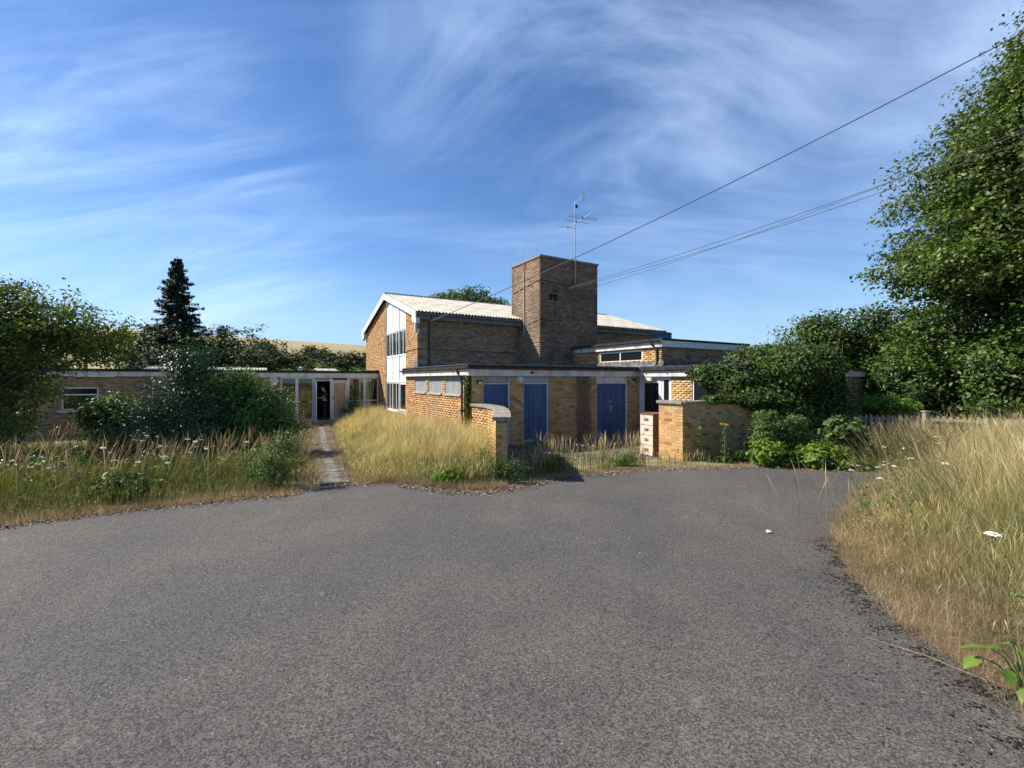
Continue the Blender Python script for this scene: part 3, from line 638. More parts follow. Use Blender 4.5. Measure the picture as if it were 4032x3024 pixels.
MB().tube([(CX0-.012, CY0+2.2, 6.15), (CX0-.012, CY0+.8, 6.33), (CX0-.012, CY0-.012, 6.42), (CX0+.6, CY0-.012, 6.38), (CX0+1.2, CY0-.012, 6.30), (CX0+1.6, CY0-.012, 6.30), (CX0+1.8, CY0-.02, 6.45)], .013, 5).build('cable', CABLE, HA)
bb = MB().box(CX0+.50, CX0+.86, CY0-.06, CY0-.01, 5.78, 5.83); bb.box(CX0+.52, CX0+.60, CY0-.10, CY0-.01, 5.60, 5.86); bb.box(CX0+.74, CX0+.84, CY0-.10, CY0-.01, 5.60, 5.86); bb.lathe([(.0, -.1), (.03, -.09), (.03, 0)], (CX0+.7, CY0-.05, 5.97), 8, 'y')
bb.build('wire_bracket', BLACK, HA)

# aerial mast
P0 = Vector((CX0+1.80, CY0-.13, 0)); pw = W(P0.x, P0.y)
AE = empty('aerial_mast', (pw.x, pw.y, 6.45), 0, label='tall thin television and radio aerial mast clamped to the front of the chimney', cat='aerial')
MB().tube([(0, 0, 0), (0, 0, 3.62)], .022, 8).build('mast', METAL, AE)
ck = MB(); vdir = Vector((-.512, .859, 0))
for z in (.15, .85): ck.obox(Vector((0, 0, z)), Vector((0, 0, z))+vdir*.13, .04, .04)
ck.build('clamp', RUST, AE)
bd_ = Vector((.39, -.92, 0)); pe = Vector((.92, .39, 0))
c0 = Vector((0, 0, 2.66)); bm_ = MB().obox(c0-bd_*1.15, c0+bd_*1.30, .022, .022).build('boom', METAL, AE)
def el(name, at, half, r=.009, loop=False):
    c = c0+bd_*at
    if loop: MB().tube([c-pe*.02+Vector((0, 0, -.0)), c-pe*half, c-pe*(half+.04)+Vector((0, 0, .04)), c-pe*half+Vector((0, 0, .08)), c+pe*half+Vector((0, 0, .08)), c+pe*(half+.04)+Vector((0, 0, .04)), c+pe*half, c+pe*.02], r, 6).build(name, METAL, AE)
    else: MB().tube([c-pe*half, c+pe*half], r, 6).build(name, METAL, AE)
el('dipole', .62, .70, loop=True); el('element', .15, .66); el('element', -.62, .42)
c1_ = Vector((0, 0, 3.56)); u_ = Vector((.30, -.95, 0)).normalized()
MB().obox(c1_-u_*.3, c1_+u_*.78, .02, .02).build('boom', METAL, AE)
gr = MB(); ce = c1_+u_*.78; pv = Vector((.97, .25, 0))
for k in (-1, 1): gr.tube([ce+pv*.075*k+Vector((0, 0, -.18)), ce+pv*.075*k+Vector((0, 0, .18))], .009, 5)
for z in (-.18, -.09, 0, .09, .18): gr.tube([ce-pv*.075+Vector((0, 0, z)), ce+pv*.075+Vector((0, 0, z))], .009, 5)
gr.build('grid_reflector', METAL, AE)
MB().box(-.01, .11, -.05, .05, 3.34, 3.45).build('amplifier_box', BLACK, AE)
for at in (.15, -.62, .62): c = c0+bd_*at; MB().box(c.x-.03, c.x+.03, c.y-.03, c.y+.03, c.z-.02, c.z+.035).build('clip', BLACK, AE)
pw = W(CX0-.05, CY0+1.25)
wh = empty('whip_aerial', (pw.x, pw.y, 7.1), 0, label='short thin whip aerial on the left face of the chimney', cat='aerial')
MB().tube([(0, 0, 0), (0, 0, .92)], .008, 6).build('rod', METAL, wh); MB().tube([(-.07, 0, .88), (.03, 0, .90), (.05, 0, 1.0)], .006, 5).build('tip', METAL, wh)

# =============================================================== RIGHT WING with clerestory
RW = empty('side_wing', O3, RZ, label='low brick wing at right with raised clerestory box, white door and ivy over its end', cat='building')
B = Bricks(LW(RW)); wb_ = -4.15
wall(B, RW, (6.85, .0), (6.85, wb_), 0, 2.27, U, BR_Y, MORTS, holes=[(.03, 1.45, 0, 2.26), (2.29, 3.3, .95, 2.2)])
wall(B, RW, (6.85, wb_), (14.3, wb_), 0, 2.27, Vv, BR_H, MORTD, holes=[(5.6, 6.3, .5, 2.26)])
wall(B, RW, (14.3, wb_), (14.3, 3), 0, 2.27, (-1, 0), BR_H, MORTD, vis=False)
MB().box(6.80, 14.42, wb_-.12, Cb-.14, 2.50, 2.565).build('roof', FELT, RW)
MB().box(6.88, 14.3, wb_+.05, Cb-.15, 2.27, 2.495).build('roof_deck', INTD, RW)
m = MB(); m.prism([(6.66, 2.50), (6.66, 2.57), (6.72, 2.62), (6.85, 2.62), (6.95, 2.567), (6.95, 2.50)], 'y', wb_-.12, -.17); m.build('roof_edge', FELT, RW)
MB().box(6.73, 6.76, wb_-.1, -.09, 2.25, 2.47).build('fascia', WHITED, RW)
MB().box(6.76, 14.42, wb_-.1, wb_-.07, 2.25, 2.47).build('fascia', WHITED, RW)
gutter((6.68, -.2, 2.50), (6.68, wb_-.14, 2.50), .055, GUTB, RW); gutter((6.7, wb_-.15, 2.50), (14.4, wb_-.15, 2.50), .055, GUTB, RW)
window(RW, (6.85, -2.29), (6.85, -3.3), .95, 2.2, U, 'window', 1, (), .06, setb=.03)
window(RW, (12.45, wb_), (13.15, wb_), .5, 2.24, Vv, 'window', 1, (1.7,), .05)
# white entrance door with side light
fr, bx = window(RW, (6.85, -.03), (6.85, -1.45), .06, 2.24, U, 'door_frame', 1, (), .10, setb=.03, glass=False, depth=.07)
fm_ = MB(); bx(.98, 1.09, .16, 2.14, .032, .098, fm_); fm_.build('mullion', PLAS, fr)
g_ = MB(); bx(1.09, 1.33, .16, 2.14, .06, .066, g_); g_.build('side_light', GLASS, fr)
g_ = MB(); bx(1.08, 1.34, .9, 1.0, .04, .09, g_); g_.build('transom', PLAS, fr)
dm_ = MB()
for (s0, s1, za, zb) in ((.10, .20, .1, 2.12), (.88, .98, .1, 2.12), (.20, .88, .1, .2), (.20, .88, .86, .98), (.20, .88, 2.02, 2.12)): bx(s0, s1, za, zb, .02, .08, dm_)
dr = dm_.build('glazed_door', PLAS, RW)
for za, zb in ((.2, .86), (.98, 2.02)): g_ = MB(); bx(.20, .88, za, zb, .05, .056, g_); g_.build('pane', GLASS, dr)
hd = MB(); bx(.91, .94, 1.0, 1.16, -.01, .02, hd); bx(.84, .94, 1.06, 1.08, -.04, -.02, hd); hd.build('handle', METAL, dr)
free(MB().box(6.70, 6.845, -.72, -.38, 2.10, 2.22), 'doorway_lamp', CREAM, 'cream rectangular lamp fixed above the white glazed door', 'lamp')
# clerestory
K0, K1, KB, KE, KT = 6.95, 11.8, -.98, 3.97, 3.60
wall(B, RW, (K0, KE), (K0, KB), 2.56, 3.31, U, BR_O, MORTS, holes=[(KE-2.26, KE+.07, 2.83, 3.24)], name='clerestory_wall', zb=2.5)
wall(B, RW, (K0, KB), (K1, KB), 2.56, 3.31, Vv, BR_H, MORTD, name='clerestory_wall')
wall(B, RW, (K1, KB), (K1, KE), 2.56, 3.31, (-1, 0), BR_H, MORTD, name='clerestory_wall', vis=False)
B.finish(300)
window(RW, (K0, 2.26), (K0, -.07), 2.83, 3.24, U, 'window', 2, (), .05, setb=.02)
MB().box(K0-.12, K1+.25, KB-.12, KE-.0, 3.53, 3.60).build('clerestory_roof', FELT, RW)
MB().box(K0-.05, K1+.2, KB-.05, KE-.02, 3.315, 3.525).build('clerestory_deck', INTD, RW)
MB().box(K0-.09, K0-.055, KB-.08, KE-.1, 3.30, 3.52).build('clerestory_fascia', WHITED, RW)
MB().box(K0-.054, K1+.22, KB-.09, KB-.055, 3.30, 3.525).build('clerestory_fascia', WHITE, RW)
gutter((K0-.16, KE-.1, 3.53), (K0-.16, KB-.12, 3.53), .05, GUTB, RW)
f = MB(); f.prism([(K0-.24, 2.567), (K0-.22, 2.61), (K0-.03, 2.68), (K0-.03, 2.80), (K0-.008, 2.80), (K0-.008, 2.567)], 'y', KB-.1, KE-.1); f.prism([(KB-.24, 2.567), (KB-.2, 2.61), (KB-.03, 2.68), (KB-.03, 2.82), (KB-.008, 2.82), (KB-.008, 2.567)], 'x', K0, K1); f.build('flashing', LEAD, RW)
dpp = MB().tube([(K0-.16, KB+.35, 3.48), (K0-.15, KB+.34, 3.38), (K0-.05, KB+.20, 3.28), (K0-.05, KB+.20, 2.70), (K0-.14, KB+.18, 2.63)], .035, 8); dpp.build('downpipe', GUTB, RW)
# water tank
tp = W(10.14, 1.82)
tk = MB().lathe([(.42, 0), (.44, .25), (.46, .27), (.46, .31), (.44, .33), (.45, .54), (.46, .56), (.42, .60), (.0, .62)], (0, 0, 0), 28); o = tk.build('water_tank', TANK); o.location = (tp.x, tp.y, 3.601); tag(o, 'round blue plastic water tank on the flat clerestory roof', 'tank')

# =============================================================== LEFT ENTRANCE WING
LWg = empty('entrance_wing', O3, RZ, label='long low brick wing at left with flat roof and glazed white entrance screen', cat='building')
B = Bricks(LW(LWg)); lb = 11.85
wall(B, LWg, (-18, lb), (-4.26, lb), 0, 2.27, Vv, BR_H, MORTD, holes=[(18-11.78, 18-10.68, .95, 1.85)])
B.finish(300)
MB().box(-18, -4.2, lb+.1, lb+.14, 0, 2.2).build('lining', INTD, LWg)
MB().box(-18, .45, lb-.14, lb+5, 2.47, 2.58).build('roof', FELT, LWg)
MB().box(-18, .31, lb-.1, lb-.07, 2.28, 2.47).build('fascia', WHITED, LWg)
MB().box(-5.6, .31, lb-.125, lb-.101, 2.25, 2.44).build('fascia', WHITED, LWg)
MB().box(-.6, .315, lb-.16, lb+.8, 2.585, 2.63).build('flashing', LEAD, LWg)
window(LWg, (-11.78, lb), (-10.68, lb), .95, 1.85, Vv, 'window', 1, (1.55,), .06)
MB().box(-11.85, -10.6, lb-.1, lb+.02, .88, .94).build('sill', WHITED, LWg)
# interior of the porch
MB().box(-4.3, .3, lb-.05, lb+3.2, .0, .16).build('plinth', CONC, LWg)
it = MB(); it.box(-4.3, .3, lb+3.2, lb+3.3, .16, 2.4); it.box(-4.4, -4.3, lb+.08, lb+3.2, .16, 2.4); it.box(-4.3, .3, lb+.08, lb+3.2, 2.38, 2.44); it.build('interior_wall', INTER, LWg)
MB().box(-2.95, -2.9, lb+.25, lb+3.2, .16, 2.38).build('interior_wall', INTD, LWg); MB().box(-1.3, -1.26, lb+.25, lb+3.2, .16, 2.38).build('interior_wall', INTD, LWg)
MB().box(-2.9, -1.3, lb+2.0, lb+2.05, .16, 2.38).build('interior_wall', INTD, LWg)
def aS(s_): return .32-s_
GL2 = bpy.data.materials.new('clear_glass'); GL2.use_nodes = True; t = GL2.node_tree; t.nodes.clear()
o_ = t.nodes.new('ShaderNodeOutputMaterial'); gg = t.nodes.new('ShaderNodeBsdfGlossy'); gg.inputs['Roughness'].default_value = .03; gg.inputs['Color'].default_value = (.8, .85, .85, 1); tt = t.nodes.new('ShaderNodeBsdfTransparent'); tt.inputs[0].default_value = (.7, .75, .72, 1)
fr_ = t.nodes.new('ShaderNodeFresnel'); fr_.inputs[0].default_value = 1.6; ms = t.nodes.new('ShaderNodeMixShader')
ad = t.nodes.new('ShaderNodeMath'); ad.operation = 'ADD'; ad.inputs[1].default_value = .02; t.links.new(fr_.outputs[0], ad.inputs[0])
t.links.new(ad.outputs[0], ms.inputs[0]); t.links.new(tt.outputs[0], ms.inputs[1]); t.links.new(gg.outputs[0], ms.inputs[2]); t.links.new(ms.outputs[0], o_.inputs[0])
for (sa, sb) in ((4.56, 3.86), (3.86, 3.12)):
    window(LWg, (aS(sa), lb), (aS(sb), lb), .17, 2.26, Vv, 'window', 1, (1.08,), .065, fm=PLAS, setb=-.02, gm_=GL2)
for (sa, sb) in ((1.50, .70), (.70, .01)):
    window(LWg, (aS(sa), lb), (aS(sb), lb), .17, 2.26, Vv, 'window', 1, (1.08,), .065, fm=PLAS, setb=-.02, gm_=GL2)
window(LWg, (aS(3.12), lb), (aS(2.31), lb), 2.08, 2.26, Vv, 'fanlight', 1, (), .045, fm=PLAS, setb=-.02, gm_=GL2)
window(LWg, (aS(2.31), lb), (aS(1.50), lb), 2.08, 2.26, Vv, 'fanlight', 1, (), .045, fm=PLAS, setb=-.02, gm_=GL2)
pf = MB()
for s_ in (3.09, 2.33, 1.53): pf.box(aS(s_)-.035, aS(s_)+.035, lb-.02, lb+.06, .17, 2.08)
pf.build('door_post', PLAS, LWg)
bx_ = window(LWg, (aS(2.28), lb), (aS(1.57), lb), .17, 2.06, Vv, 'closed_door', 1, (), .075, fm=PLAS, setb=-.01, glass=False)[0]
MB().box(aS(2.20), aS(1.65), lb+.0, lb+.02, .9, 1.98).build('plywood_panel', PLY, bx_); MB().box(aS(2.20), aS(1.65), lb+.0, lb+.02, .25, .9).build('plywood_panel', PLY, bx_)
MB().box(aS(2.25), aS(2.22), lb-.035, lb-.012, 1.15, 1.32).build('handle', BLACK, bx_)
MB().box(aS(3.68), aS(3.35), lb-.03, lb-.021, 1.05, 1.11).build('letter_plate', BLACK, LWg)
# the open leaf, hinged at its left post, swung out towards the drive
hp = W(aS(3.05), lb-.03); vd = (Vector((hp.x, hp.y, 0))*-1).normalized()
lf = empty('open_door', (0, 0, 0)); lf.parent = LWg; lf.location = (aS(3.05), lb-.03, .17)
lang = math.atan2(vd.y, vd.x)-ANG+R(3.5)
lf.rotation_euler = (0, 0, lang); tag(lf, 'white framed door leaf standing open')
q_ = MB(); q_.box(0, .07, -.02, .02, 0, 1.88); q_.box(.66, .73, -.02, .02, 0, 1.88); q_.box(.07, .66, -.02, .02, 0, .1); q_.box(.07, .66, -.02, .02, 1.8, 1.88); q_.box(.07, .66, -.018, .018, .88, .96); q_.build('leaf_frame', PLAS, lf)
MB().box(.07, .66, -.004, .004, .1, .88).build('pane', GL2, lf); MB().box(.07, .66, -.004, .004, .96, 1.8).build('pane', GL2, lf)
MB().box(.66, .70, -.06, .06, .98, 1.0).build('handle', METAL, lf)
ab = MB().prism([(.2*math.cos(k*math.pi/4+math.pi/8)+aS(4.85), .2*math.sin(k*math.pi/4+math.pi/8)+2.08) for k in range(8)], 'y', lb-.08, lb-.008)
al = free(ab, 'alarm_box', PLAS, 'white octagonal alarm box on brick left of the glazed entrance', 'alarm')
m = MB()
for z, wd_ in ((2.15, .12), (2.10, .05), (2.02, .14)): m.box(aS(4.85)-wd_, aS(4.85)+wd_, lb-.084, lb-.081, z-.012, z+.012)
m.build('printed_lines', mat('faded_print', (.35, .36, .38)), al)
free(MB().box(aS(2.52), aS(2.12), lb-.19, lb-.126, 2.28, 2.38), 'entrance_lamp', CREAM, 'cream oblong lamp on the fascia above the open entrance door', 'lamp')
vt = W(-3.3, lb+.4)
o = MB().lathe([(.05, 0), (.05, .12), (.09, .12), (.09, .17), (.02, .2)], (0, 0, 0), 12).build('roof_vent', PLAS); o.location = (vt.x, vt.y, 2.58); tag(o, 'small white mushroom vent on the flat roof above the entrance', 'vent')
# lower corrugated roofs just showing behind
for (aa, ab_, nm, lbl) in ((-10.2, -4.5, 'corrugated_roof', 'pale corrugated roof strip showing behind the entrance wing at left'), (-1.9, -.6, 'corrugated_roof', 'short white corrugated roof piece behind wing beside the hall')):
    r_ = MB(); nn_ = int((ab_-aa)/.02)
    vs = []
    for k in range(nn_+1):
        x = aa+(ab_-aa)*k/nn_; z = .02*math.cos(2*math.pi*x/.147); vs += [(x, lb+5.2, 2.60+z), (x, lb+7.5, 2.86+z), (x, lb+5.2, 2.55+z), (x, lb+7.5, 2.81+z)]
    r_.add(vs, [f_ for k in range(nn_) for f_ in ((4*k, 4*k+4, 4*k+5, 4*k+1), (4*k, 4*k+2, 4*k+6, 4*k+4))], True)
    r_.box(aa, ab_, lb+7.5, lb+7.6, 0, 2.8); r_.box(aa, ab_, lb+5.25, lb+5.35, 0, 2.5)
    free(r_, nm, CORR, lbl, 'roof')

# =============================================================== YARD WALLS
def garden_wall(name, label, path, z0s, ztop, cope=.34, cz=.07, seg=.6, phase=0):
    root = empty(name, O3, RZ, label=label, cat='wall'); B = Bricks(LW(root)); t_ = .22
    pts = [Vector((*p, 0)) for p in path]
    for k in range(len(pts)-1):
        p, q = pts[k], pts[k+1]; d = (q-p).normalized(); n = Vector((-d.y, d.x, 0)); Lk = (q-p).length
        wall(B, root, (p.x, p.y), (q.x, q.y), z0s, ztop, (n.x, n.y), BR_Y, MORT, thick=t_, phase=phase)
        e0 = p+n*t_; e1 = q+n*t_
        wall(B, root, (e1.x, e1.y), (e0.x, e0.y), z0s, ztop, (-n.x, -n.y), BR_Y, MORT, thick=.02, vis=False)
        for (c, e, dd) in (((q, e1, -d), ) if k == len(pts)-2 else ()) + (((e0, p, d), ) if k == 0 else ()):
            wall(B, root, (c.x, c.y), (e.x, e.y), z0s, ztop, (dd.x, dd.y), BR_Y, MORT, thick=.02)
        ns = max(1, round(Lk/seg))
        for j_ in range(ns):
            a, b_ = p+d*(Lk*j_/ns+.004-(.04 if j_ == 0 and k == 0 else 0)), p+d*(Lk*(j_+1)/ns-.004+(.04 if j_ == ns-1 and k == len(pts)-2 else 0)); dz = random.uniform(-.006, .006)
            m_ = MB(); c_ = n*(t_/2); m_.obox(a+c_+Vector((0, 0, ztop+cz/2+dz)), b_+c_+Vector((0, 0, ztop+cz/2+dz)), cope, cz)
            m_.build('coping_stone', COPE, root)
    B.finish(300); return root
# left wall bends outwards; lit face on its left
garden_wall('yard_wall', 'curving buff brick yard wall with rough coping left of the blue doors', [(.0, -.02), (.0, -1.0), (-.28, -1.9), (-.75, -2.9), (-1.25, -3.8), (-1.72, -4.6)], .05, 1.37)
garden_wall('yard_wall', 'straight buff brick yard wall and pier half swallowed by ivy at right', [(3.52, -3.85), (3.52, -4.60), (6.83, -4.60)], .1, 1.53, phase=.07)

# yard slab
sb = MB().prism([(-1.2, -4.2), (3.6, -4.08), (6.84, -4.3), (6.84, -.002), (.02, -.002), (-.3, -2)], 'z', -.1, .11)
o = sb.build('yard_slab', mat('shaded_mossy_concrete', (.07, .065, .055), (.20, .185, .16), 3, .95, .6, 60, c3=(.12, .11, .09))); o.location = O3; o.rotation_euler = (0, 0, RZ); tag(o, kind='structure')  # mossy concrete, darkened further with the yard's shade painted in

# filing cabinet
fc = W(3.52, -3.68)
FC = empty('filing_cabinet', (fc.x, fc.y, .1), RZ, label='abandoned cream metal filing cabinet with rusty sides behind the brick pier', cat='cabinet')
MB().box(0, .60, 0, .46, 0, 1.10).build('carcass', RUST, FC); MB().box(-.025, .61, -.005, .465, 1.10, 1.135).build('cabinet_top', RUST, FC)
for k in range(4):
    dw = MB().box(-.022, -.001, .015, .445, .03+k*.268, .03+k*.268+.254).build('drawer', CABIN, FC)
    MB().box(-.026, -.023, .16, .30, .03+k*.268+.10, .03+k*.268+.175).build('label_holder', RUST, dw)
    MB().box(-.040, -.027, .175, .285, .03+k*.268+.13, .03+k*.268+.15).build('handle', METAL, dw)

# path of concrete slabs through the grass
PATHC = mat('path_concrete', (.11, .10, .09), (.26, .24, .21), 5, .95, .7, 60, c3=(.18, .17, .15))
pr = empty('path', (0, 0, 0), kind='structure')
p0_, p1_ = Vector((-3.12, 7.95, 0)), Vector((-9.2, 21.7, 0)); Lp = (p1_-p0_).length; dp_ = (p1_-p0_).normalized(); nn = int(Lp/.62)
for k in range(nn):
    a, b_ = p0_+dp_*(k*.62), p0_+dp_*(k*.62+.585); wv = .24+.0*k+.12*min(1, k/8)+random.uniform(-.02, .02)
    n_ = Vector((-dp_.y, dp_.x, 0)); cs_ = [a-n_*wv, a+n_*wv, b_+n_*wv, b_-n_*wv]; hgt = .045+random.uniform(-.008, .008)
    tops = [Vector((c_.x+random.uniform(-.01, .01), c_.y, float(zg(c_.y))+hgt+random.uniform(-.004, .004))) for c_ in cs_]
    MB().add([t_-Vector((0, 0, .1)) for t_ in tops]+tops, [(0, 3, 2, 1), (4, 5, 6, 7), (0, 1, 5, 4), (1, 2, 6, 5), (2, 3, 7, 6), (3, 0, 4, 7)]).build('slab', PATHC, pr)

# =============================================================== PICKET FENCE
PF = empty('picket_fence', (0, 0, 0), 0, label='weathered grey picket fence with posts and rail along the hedge', cat='fence')
def fence(p, q, zt, rail_front, zpost, posts, sp=.125):
    p, q = Vector((*p, 0)), Vector((*q, 0)); d = (q-p).normalized(); n = Vector((d.y, -d.x, 0)); Ln = (q-p).length
    zb = lambda P: float(zg(P.y))+.15
    for k in range(int(Ln/sp)):
        c_ = p+d*(k*sp+.05)+n*.012; w2 = .034; h_ = zt+random.uniform(-.015, .015); tl = d*random.uniform(-.006, .006)
        a, b_ = c_-d*w2, c_+d*w2
        MB().add([a+Vector((0, 0, zb(c_)-.1)), b_+Vector((0, 0, zb(c_)-.1)), b_+tl+Vector((0, 0, h_)), a+tl+Vector((0, 0, h_)), a-n*.018+Vector((0, 0, zb(c_)-.1)), b_-n*.018+Vector((0, 0, zb(c_)-.1)), b_+tl-n*.018+Vector((0, 0, h_)), a+tl-n*.018+Vector((0, 0, h_))],
                 [(0, 1, 2, 3), (7, 6, 5, 4), (0, 4, 5, 1), (1, 5, 6, 2), (2, 6, 7, 3), (3, 7, 4, 0)]).build('picket', WOODG, PF)
    off = n*(.05 if rail_front else -.04)
    for z in (zt-.10, zt-.55): MB().obox(p+off+Vector((0, 0, z)), q+off+Vector((0, 0, z)), .04, .085).build('rail', WOODG, PF)
    for s_ in posts:
        c_ = p+d*(Ln*s_)+off*1.6; MB().obox(c_+Vector((0, 0, zb(c_)-.3)), c_+Vector((0, 0, zpost)), .09, .09).build('post', WOODG, PF)
fence((8.7, 13.6), (11.1, 12.25), 1.15, False, 1.2, (0,))
fence((11.12, 12.25), (13.9, 9.3), 1.17, True, 1.16, (.30, .72))
c_ = Vector((11.12, 12.15, 0)); MB().obox(c_+Vector((0, 0, 0)), c_+Vector((0, 0, 1.27)), .11, .11).build('post', WOODG, PF)
MB().box(11.04, 11.20, 12.07, 12.23, 1.27, 1.30).build('post_cap', COPE, PF)

# =============================================================== WIRES
UP = Vector((13.2, 8.6, 0))
po = empty('utility_pole', (UP.x, UP.y, 0), 0, label='wooden telegraph pole beyond the right edge carrying the overhead wires', cat='pole')
MB().tube([(0, 0, 0), (0, 0, 11.2)], [.14, .10], 12).build('shaft', WOODG, po); MB().box(-.05, .05, -.6, .6, 9.2, 9.3).build('crossarm', WOODG, po)
def wire(p, q, sag, label, r=.012):
    p, q = Vector(p), Vector(q); pts_ = [p.lerp(q, k/24)-Vector((0, 0, sag*4*(k/24)*(1-k/24))) for k in range(25)]
    o = MB().tube(pts_, r, 5).build('overhead_wire', WIREM); return tag(o, label, 'wire', 'overhead wires')
cb = W(GA-.05, Cb+.02, 4.27); wire(cb, (UP.x-.1, UP.y, 10.55), .35, 'thickest overhead wire running from the hall corner up past the chimney', .014)
cc = W(CX0+.72, CY0-.12, 5.97)
wire(cc, (UP.x, UP.y, 8.15), .25, 'upper of two close wires running from the chimney bracket', .009)
wire(cc-Vector((0, 0, .04)), (UP.x, UP.y+.1, 7.95), .28, 'lower of two close wires running from the chimney bracket', .009)
wire(W(CX1+.05, CY0+.1, 6.5), (UP.x, UP.y+.3, 8.35), .25, 'thin wire leaving the right edge of the chimney', .008)

# =============================================================== VEGETATION
def leaf_mesh(name, P, Nn, sz, m, parent=None, asp=.55, fold=.18, fingers=False):
    n = len(P); Nn = Nn/np.linalg.norm(Nn, axis=1, keepdims=True)
    r = rng.normal(size=(n, 3)); T = r-(r*Nn).sum(1, keepdims=True)*Nn; T /= np.linalg.norm(T, axis=1, keepdims=True); Bt = np.cross(Nn, T)
    s = (sz*rng.uniform(.7, 1.3, n))[:, None]
    v = np.stack([P-T*s, P-Bt*s*asp+Nn*s*fold, P+T*s, P+Bt*s*asp+Nn*s*fold], 1).reshape(-1, 3)
    k = 4*np.arange(n)[:, None]
    F = np.concatenate([k+np.array([[0, 1, 2]]), k+np.array([[0, 2, 3]])])
    return link(name, me_np(name, v, F, m), parent)
LF = {
 'maple': island_mat('maple_leaf', [(0.040, 0.076, 0.014), (0.063, 0.109, 0.018), (0.098, 0.139, 0.023), (0.052, 0.092, 0.023), (0.127, 0.161, 0.029)], .45, .30, spec=.35, clump=0.9),
 'hedge': island_mat('hedge_leaf', [(0.035, 0.069, 0.014), (0.058, 0.105, 0.021), (0.105, 0.163, 0.023), (0.029, 0.058, 0.018), (0.069, 0.105, 0.023)], .5, .28, spec=.35, clump=1.1),
 'ivy': island_mat('ivy_leaf', [(0.084, 0.129, 0.015), (0.024, 0.055, 0.013), (0.043, 0.085, 0.017), (0.079, 0.122, 0.022), (0.037, 0.072, 0.020), (0.109, 0.146, 0.037)], .55, .18, spec=.3, clump=1.6),
 'holly': island_mat('holly_leaf', [(0.032, 0.078, 0.026), (0.045, 0.099, 0.032), (0.066, 0.132, 0.041), (0.041, 0.090, 0.045)], .40, .10, spec=.4),
 'elder': island_mat('elder_leaf', [(0.072, 0.143, 0.040), (0.122, 0.224, 0.063), (0.063, 0.122, 0.051), (0.174, 0.264, 0.063)], .5, .28, clump=2.0),
 'thorn': island_mat('hawthorn_leaf', [(0.046, 0.086, 0.020), (0.086, 0.132, 0.026), (0.150, 0.188, 0.034), (0.056, 0.095, 0.026), (0.207, 0.243, 0.056)], .5, .28, clump=1.6),
 'spruce': island_mat('spruce_needle', [(0.013, 0.034, 0.018), (0.021, 0.048, 0.025), (0.029, 0.060, 0.026), (0.016, 0.040, 0.025)], .6, .06),
 'far': island_mat('far_leaf', [(0.033, 0.049, 0.020), (0.047, 0.066, 0.025), (0.061, 0.083, 0.028), (0.033, 0.049, 0.029)], .7, .15, clump=0.25),
 'purple': island_mat('copper_leaf', [(0.033, 0.020, 0.026), (0.049, 0.029, 0.036), (0.055, 0.039, 0.039), (0.029, 0.020, 0.025)], .6, .15),
 'grey': island_mat('grey_leaf', [(0.065, 0.071, 0.047), (0.093, 0.093, 0.065), (0.052, 0.056, 0.043), (0.084, 0.075, 0.056)], .7, .15),
 'lime': island_mat('bramble_leaf', [(0.109, 0.198, 0.025), (0.158, 0.257, 0.030), (0.079, 0.149, 0.020), (0.198, 0.277, 0.040)], .5, .32),
 'mid': island_mat('buddleia_leaf', [(0.077, 0.141, 0.038), (0.115, 0.179, 0.051), (0.064, 0.115, 0.038), (0.154, 0.218, 0.064)], .55, .25),
}
def clusters(lobes, n, shell=.45, gap=0., gs=.8, seed=0, flat=1.):
    """cluster centres inside ellipsoid lobes, biased to their shells, with noisy gaps"""
    out = []; nrm = []; vol = np.array([l[3]*l[4]*l[5] for l in lobes])**.67; vol /= vol.sum()
    while len(out) < n:
        l = lobes[rng.choice(len(lobes), p=vol)]; d = rng.normal(size=3); d /= np.linalg.norm(d); r = rng.uniform()**shell
        wob = 1+.28*noise.noise(Vector((d[0]*2.2+seed, d[1]*2.2, d[2]*2.2+l[0])))
        p = np.array([l[0]+d[0]*l[3]*r*wob, l[1]+d[1]*l[4]*r*wob, l[2]+d[2]*l[5]*r*wob])
        if gap and noise.noise(Vector((p[0]*gs+seed, p[1]*gs, p[2]*gs*1.5))) < -1+gap*1.6-.25: continue
        out.append(p); nrm.append(d)
    return np.array(out), np.array(nrm)
def foliage(name, lobes, nc, per, sz, sig, m, parent=None, shell=.45, gap=.35, gs=.8, seed=0, up=.5, zmin=None, asp=.55, sigz=.6):
    C, D = clusters(lobes, nc, shell, gap, gs, seed)
    P = np.repeat(C, per, 0)+np.clip(rng.normal(size=(nc*per, 3)), -1.9, 1.9)*np.array([sig, sig, sig*sigz]); D = np.repeat(D, per, 0)
    Nn = D*.7+rng.normal(size=P.shape)*.55+np.array([0, 0, up])
    if zmin is not None: k = P[:, 2] > zmin+rng.uniform(0, .1, len(P)); P, Nn = P[k], Nn[k]
    return leaf_mesh(name, P, Nn, sz, m, parent, asp), C
def limbs(base, C, k, r0, parent, trunk_h, name='trunk', bend=.3, top=None):
    mb = MB(); base = Vector(base); top = Vector(top) if top else base+Vector((random.uniform(-.2, .2), random.uniform(-.2, .2), trunk_h))
    mid = base.lerp(top, .5)+Vector((random.uniform(-.1, .1), random.uniform(-.1, .1), 0))
    mb.tube([base-Vector((0, 0, .3)), base+Vector((0, 0, .15)), mid, top], [r0*1.35, r0*1.05, r0*.85, r0*.6], 10)
    for c in C[rng.choice(len(C), min(k, len(C)), replace=False)]:
        c = Vector(c); s_ = mid.lerp(top, random.random()); m1 = s_.lerp(c, .5)+Vector((random.uniform(-bend, bend), random.uniform(-bend, bend), random.uniform(0, bend)))
        mb.tube([s_, m1, c], [r0*.38, r0*.2, r0*.05], 5)
    mb.build(name, BARK, parent)
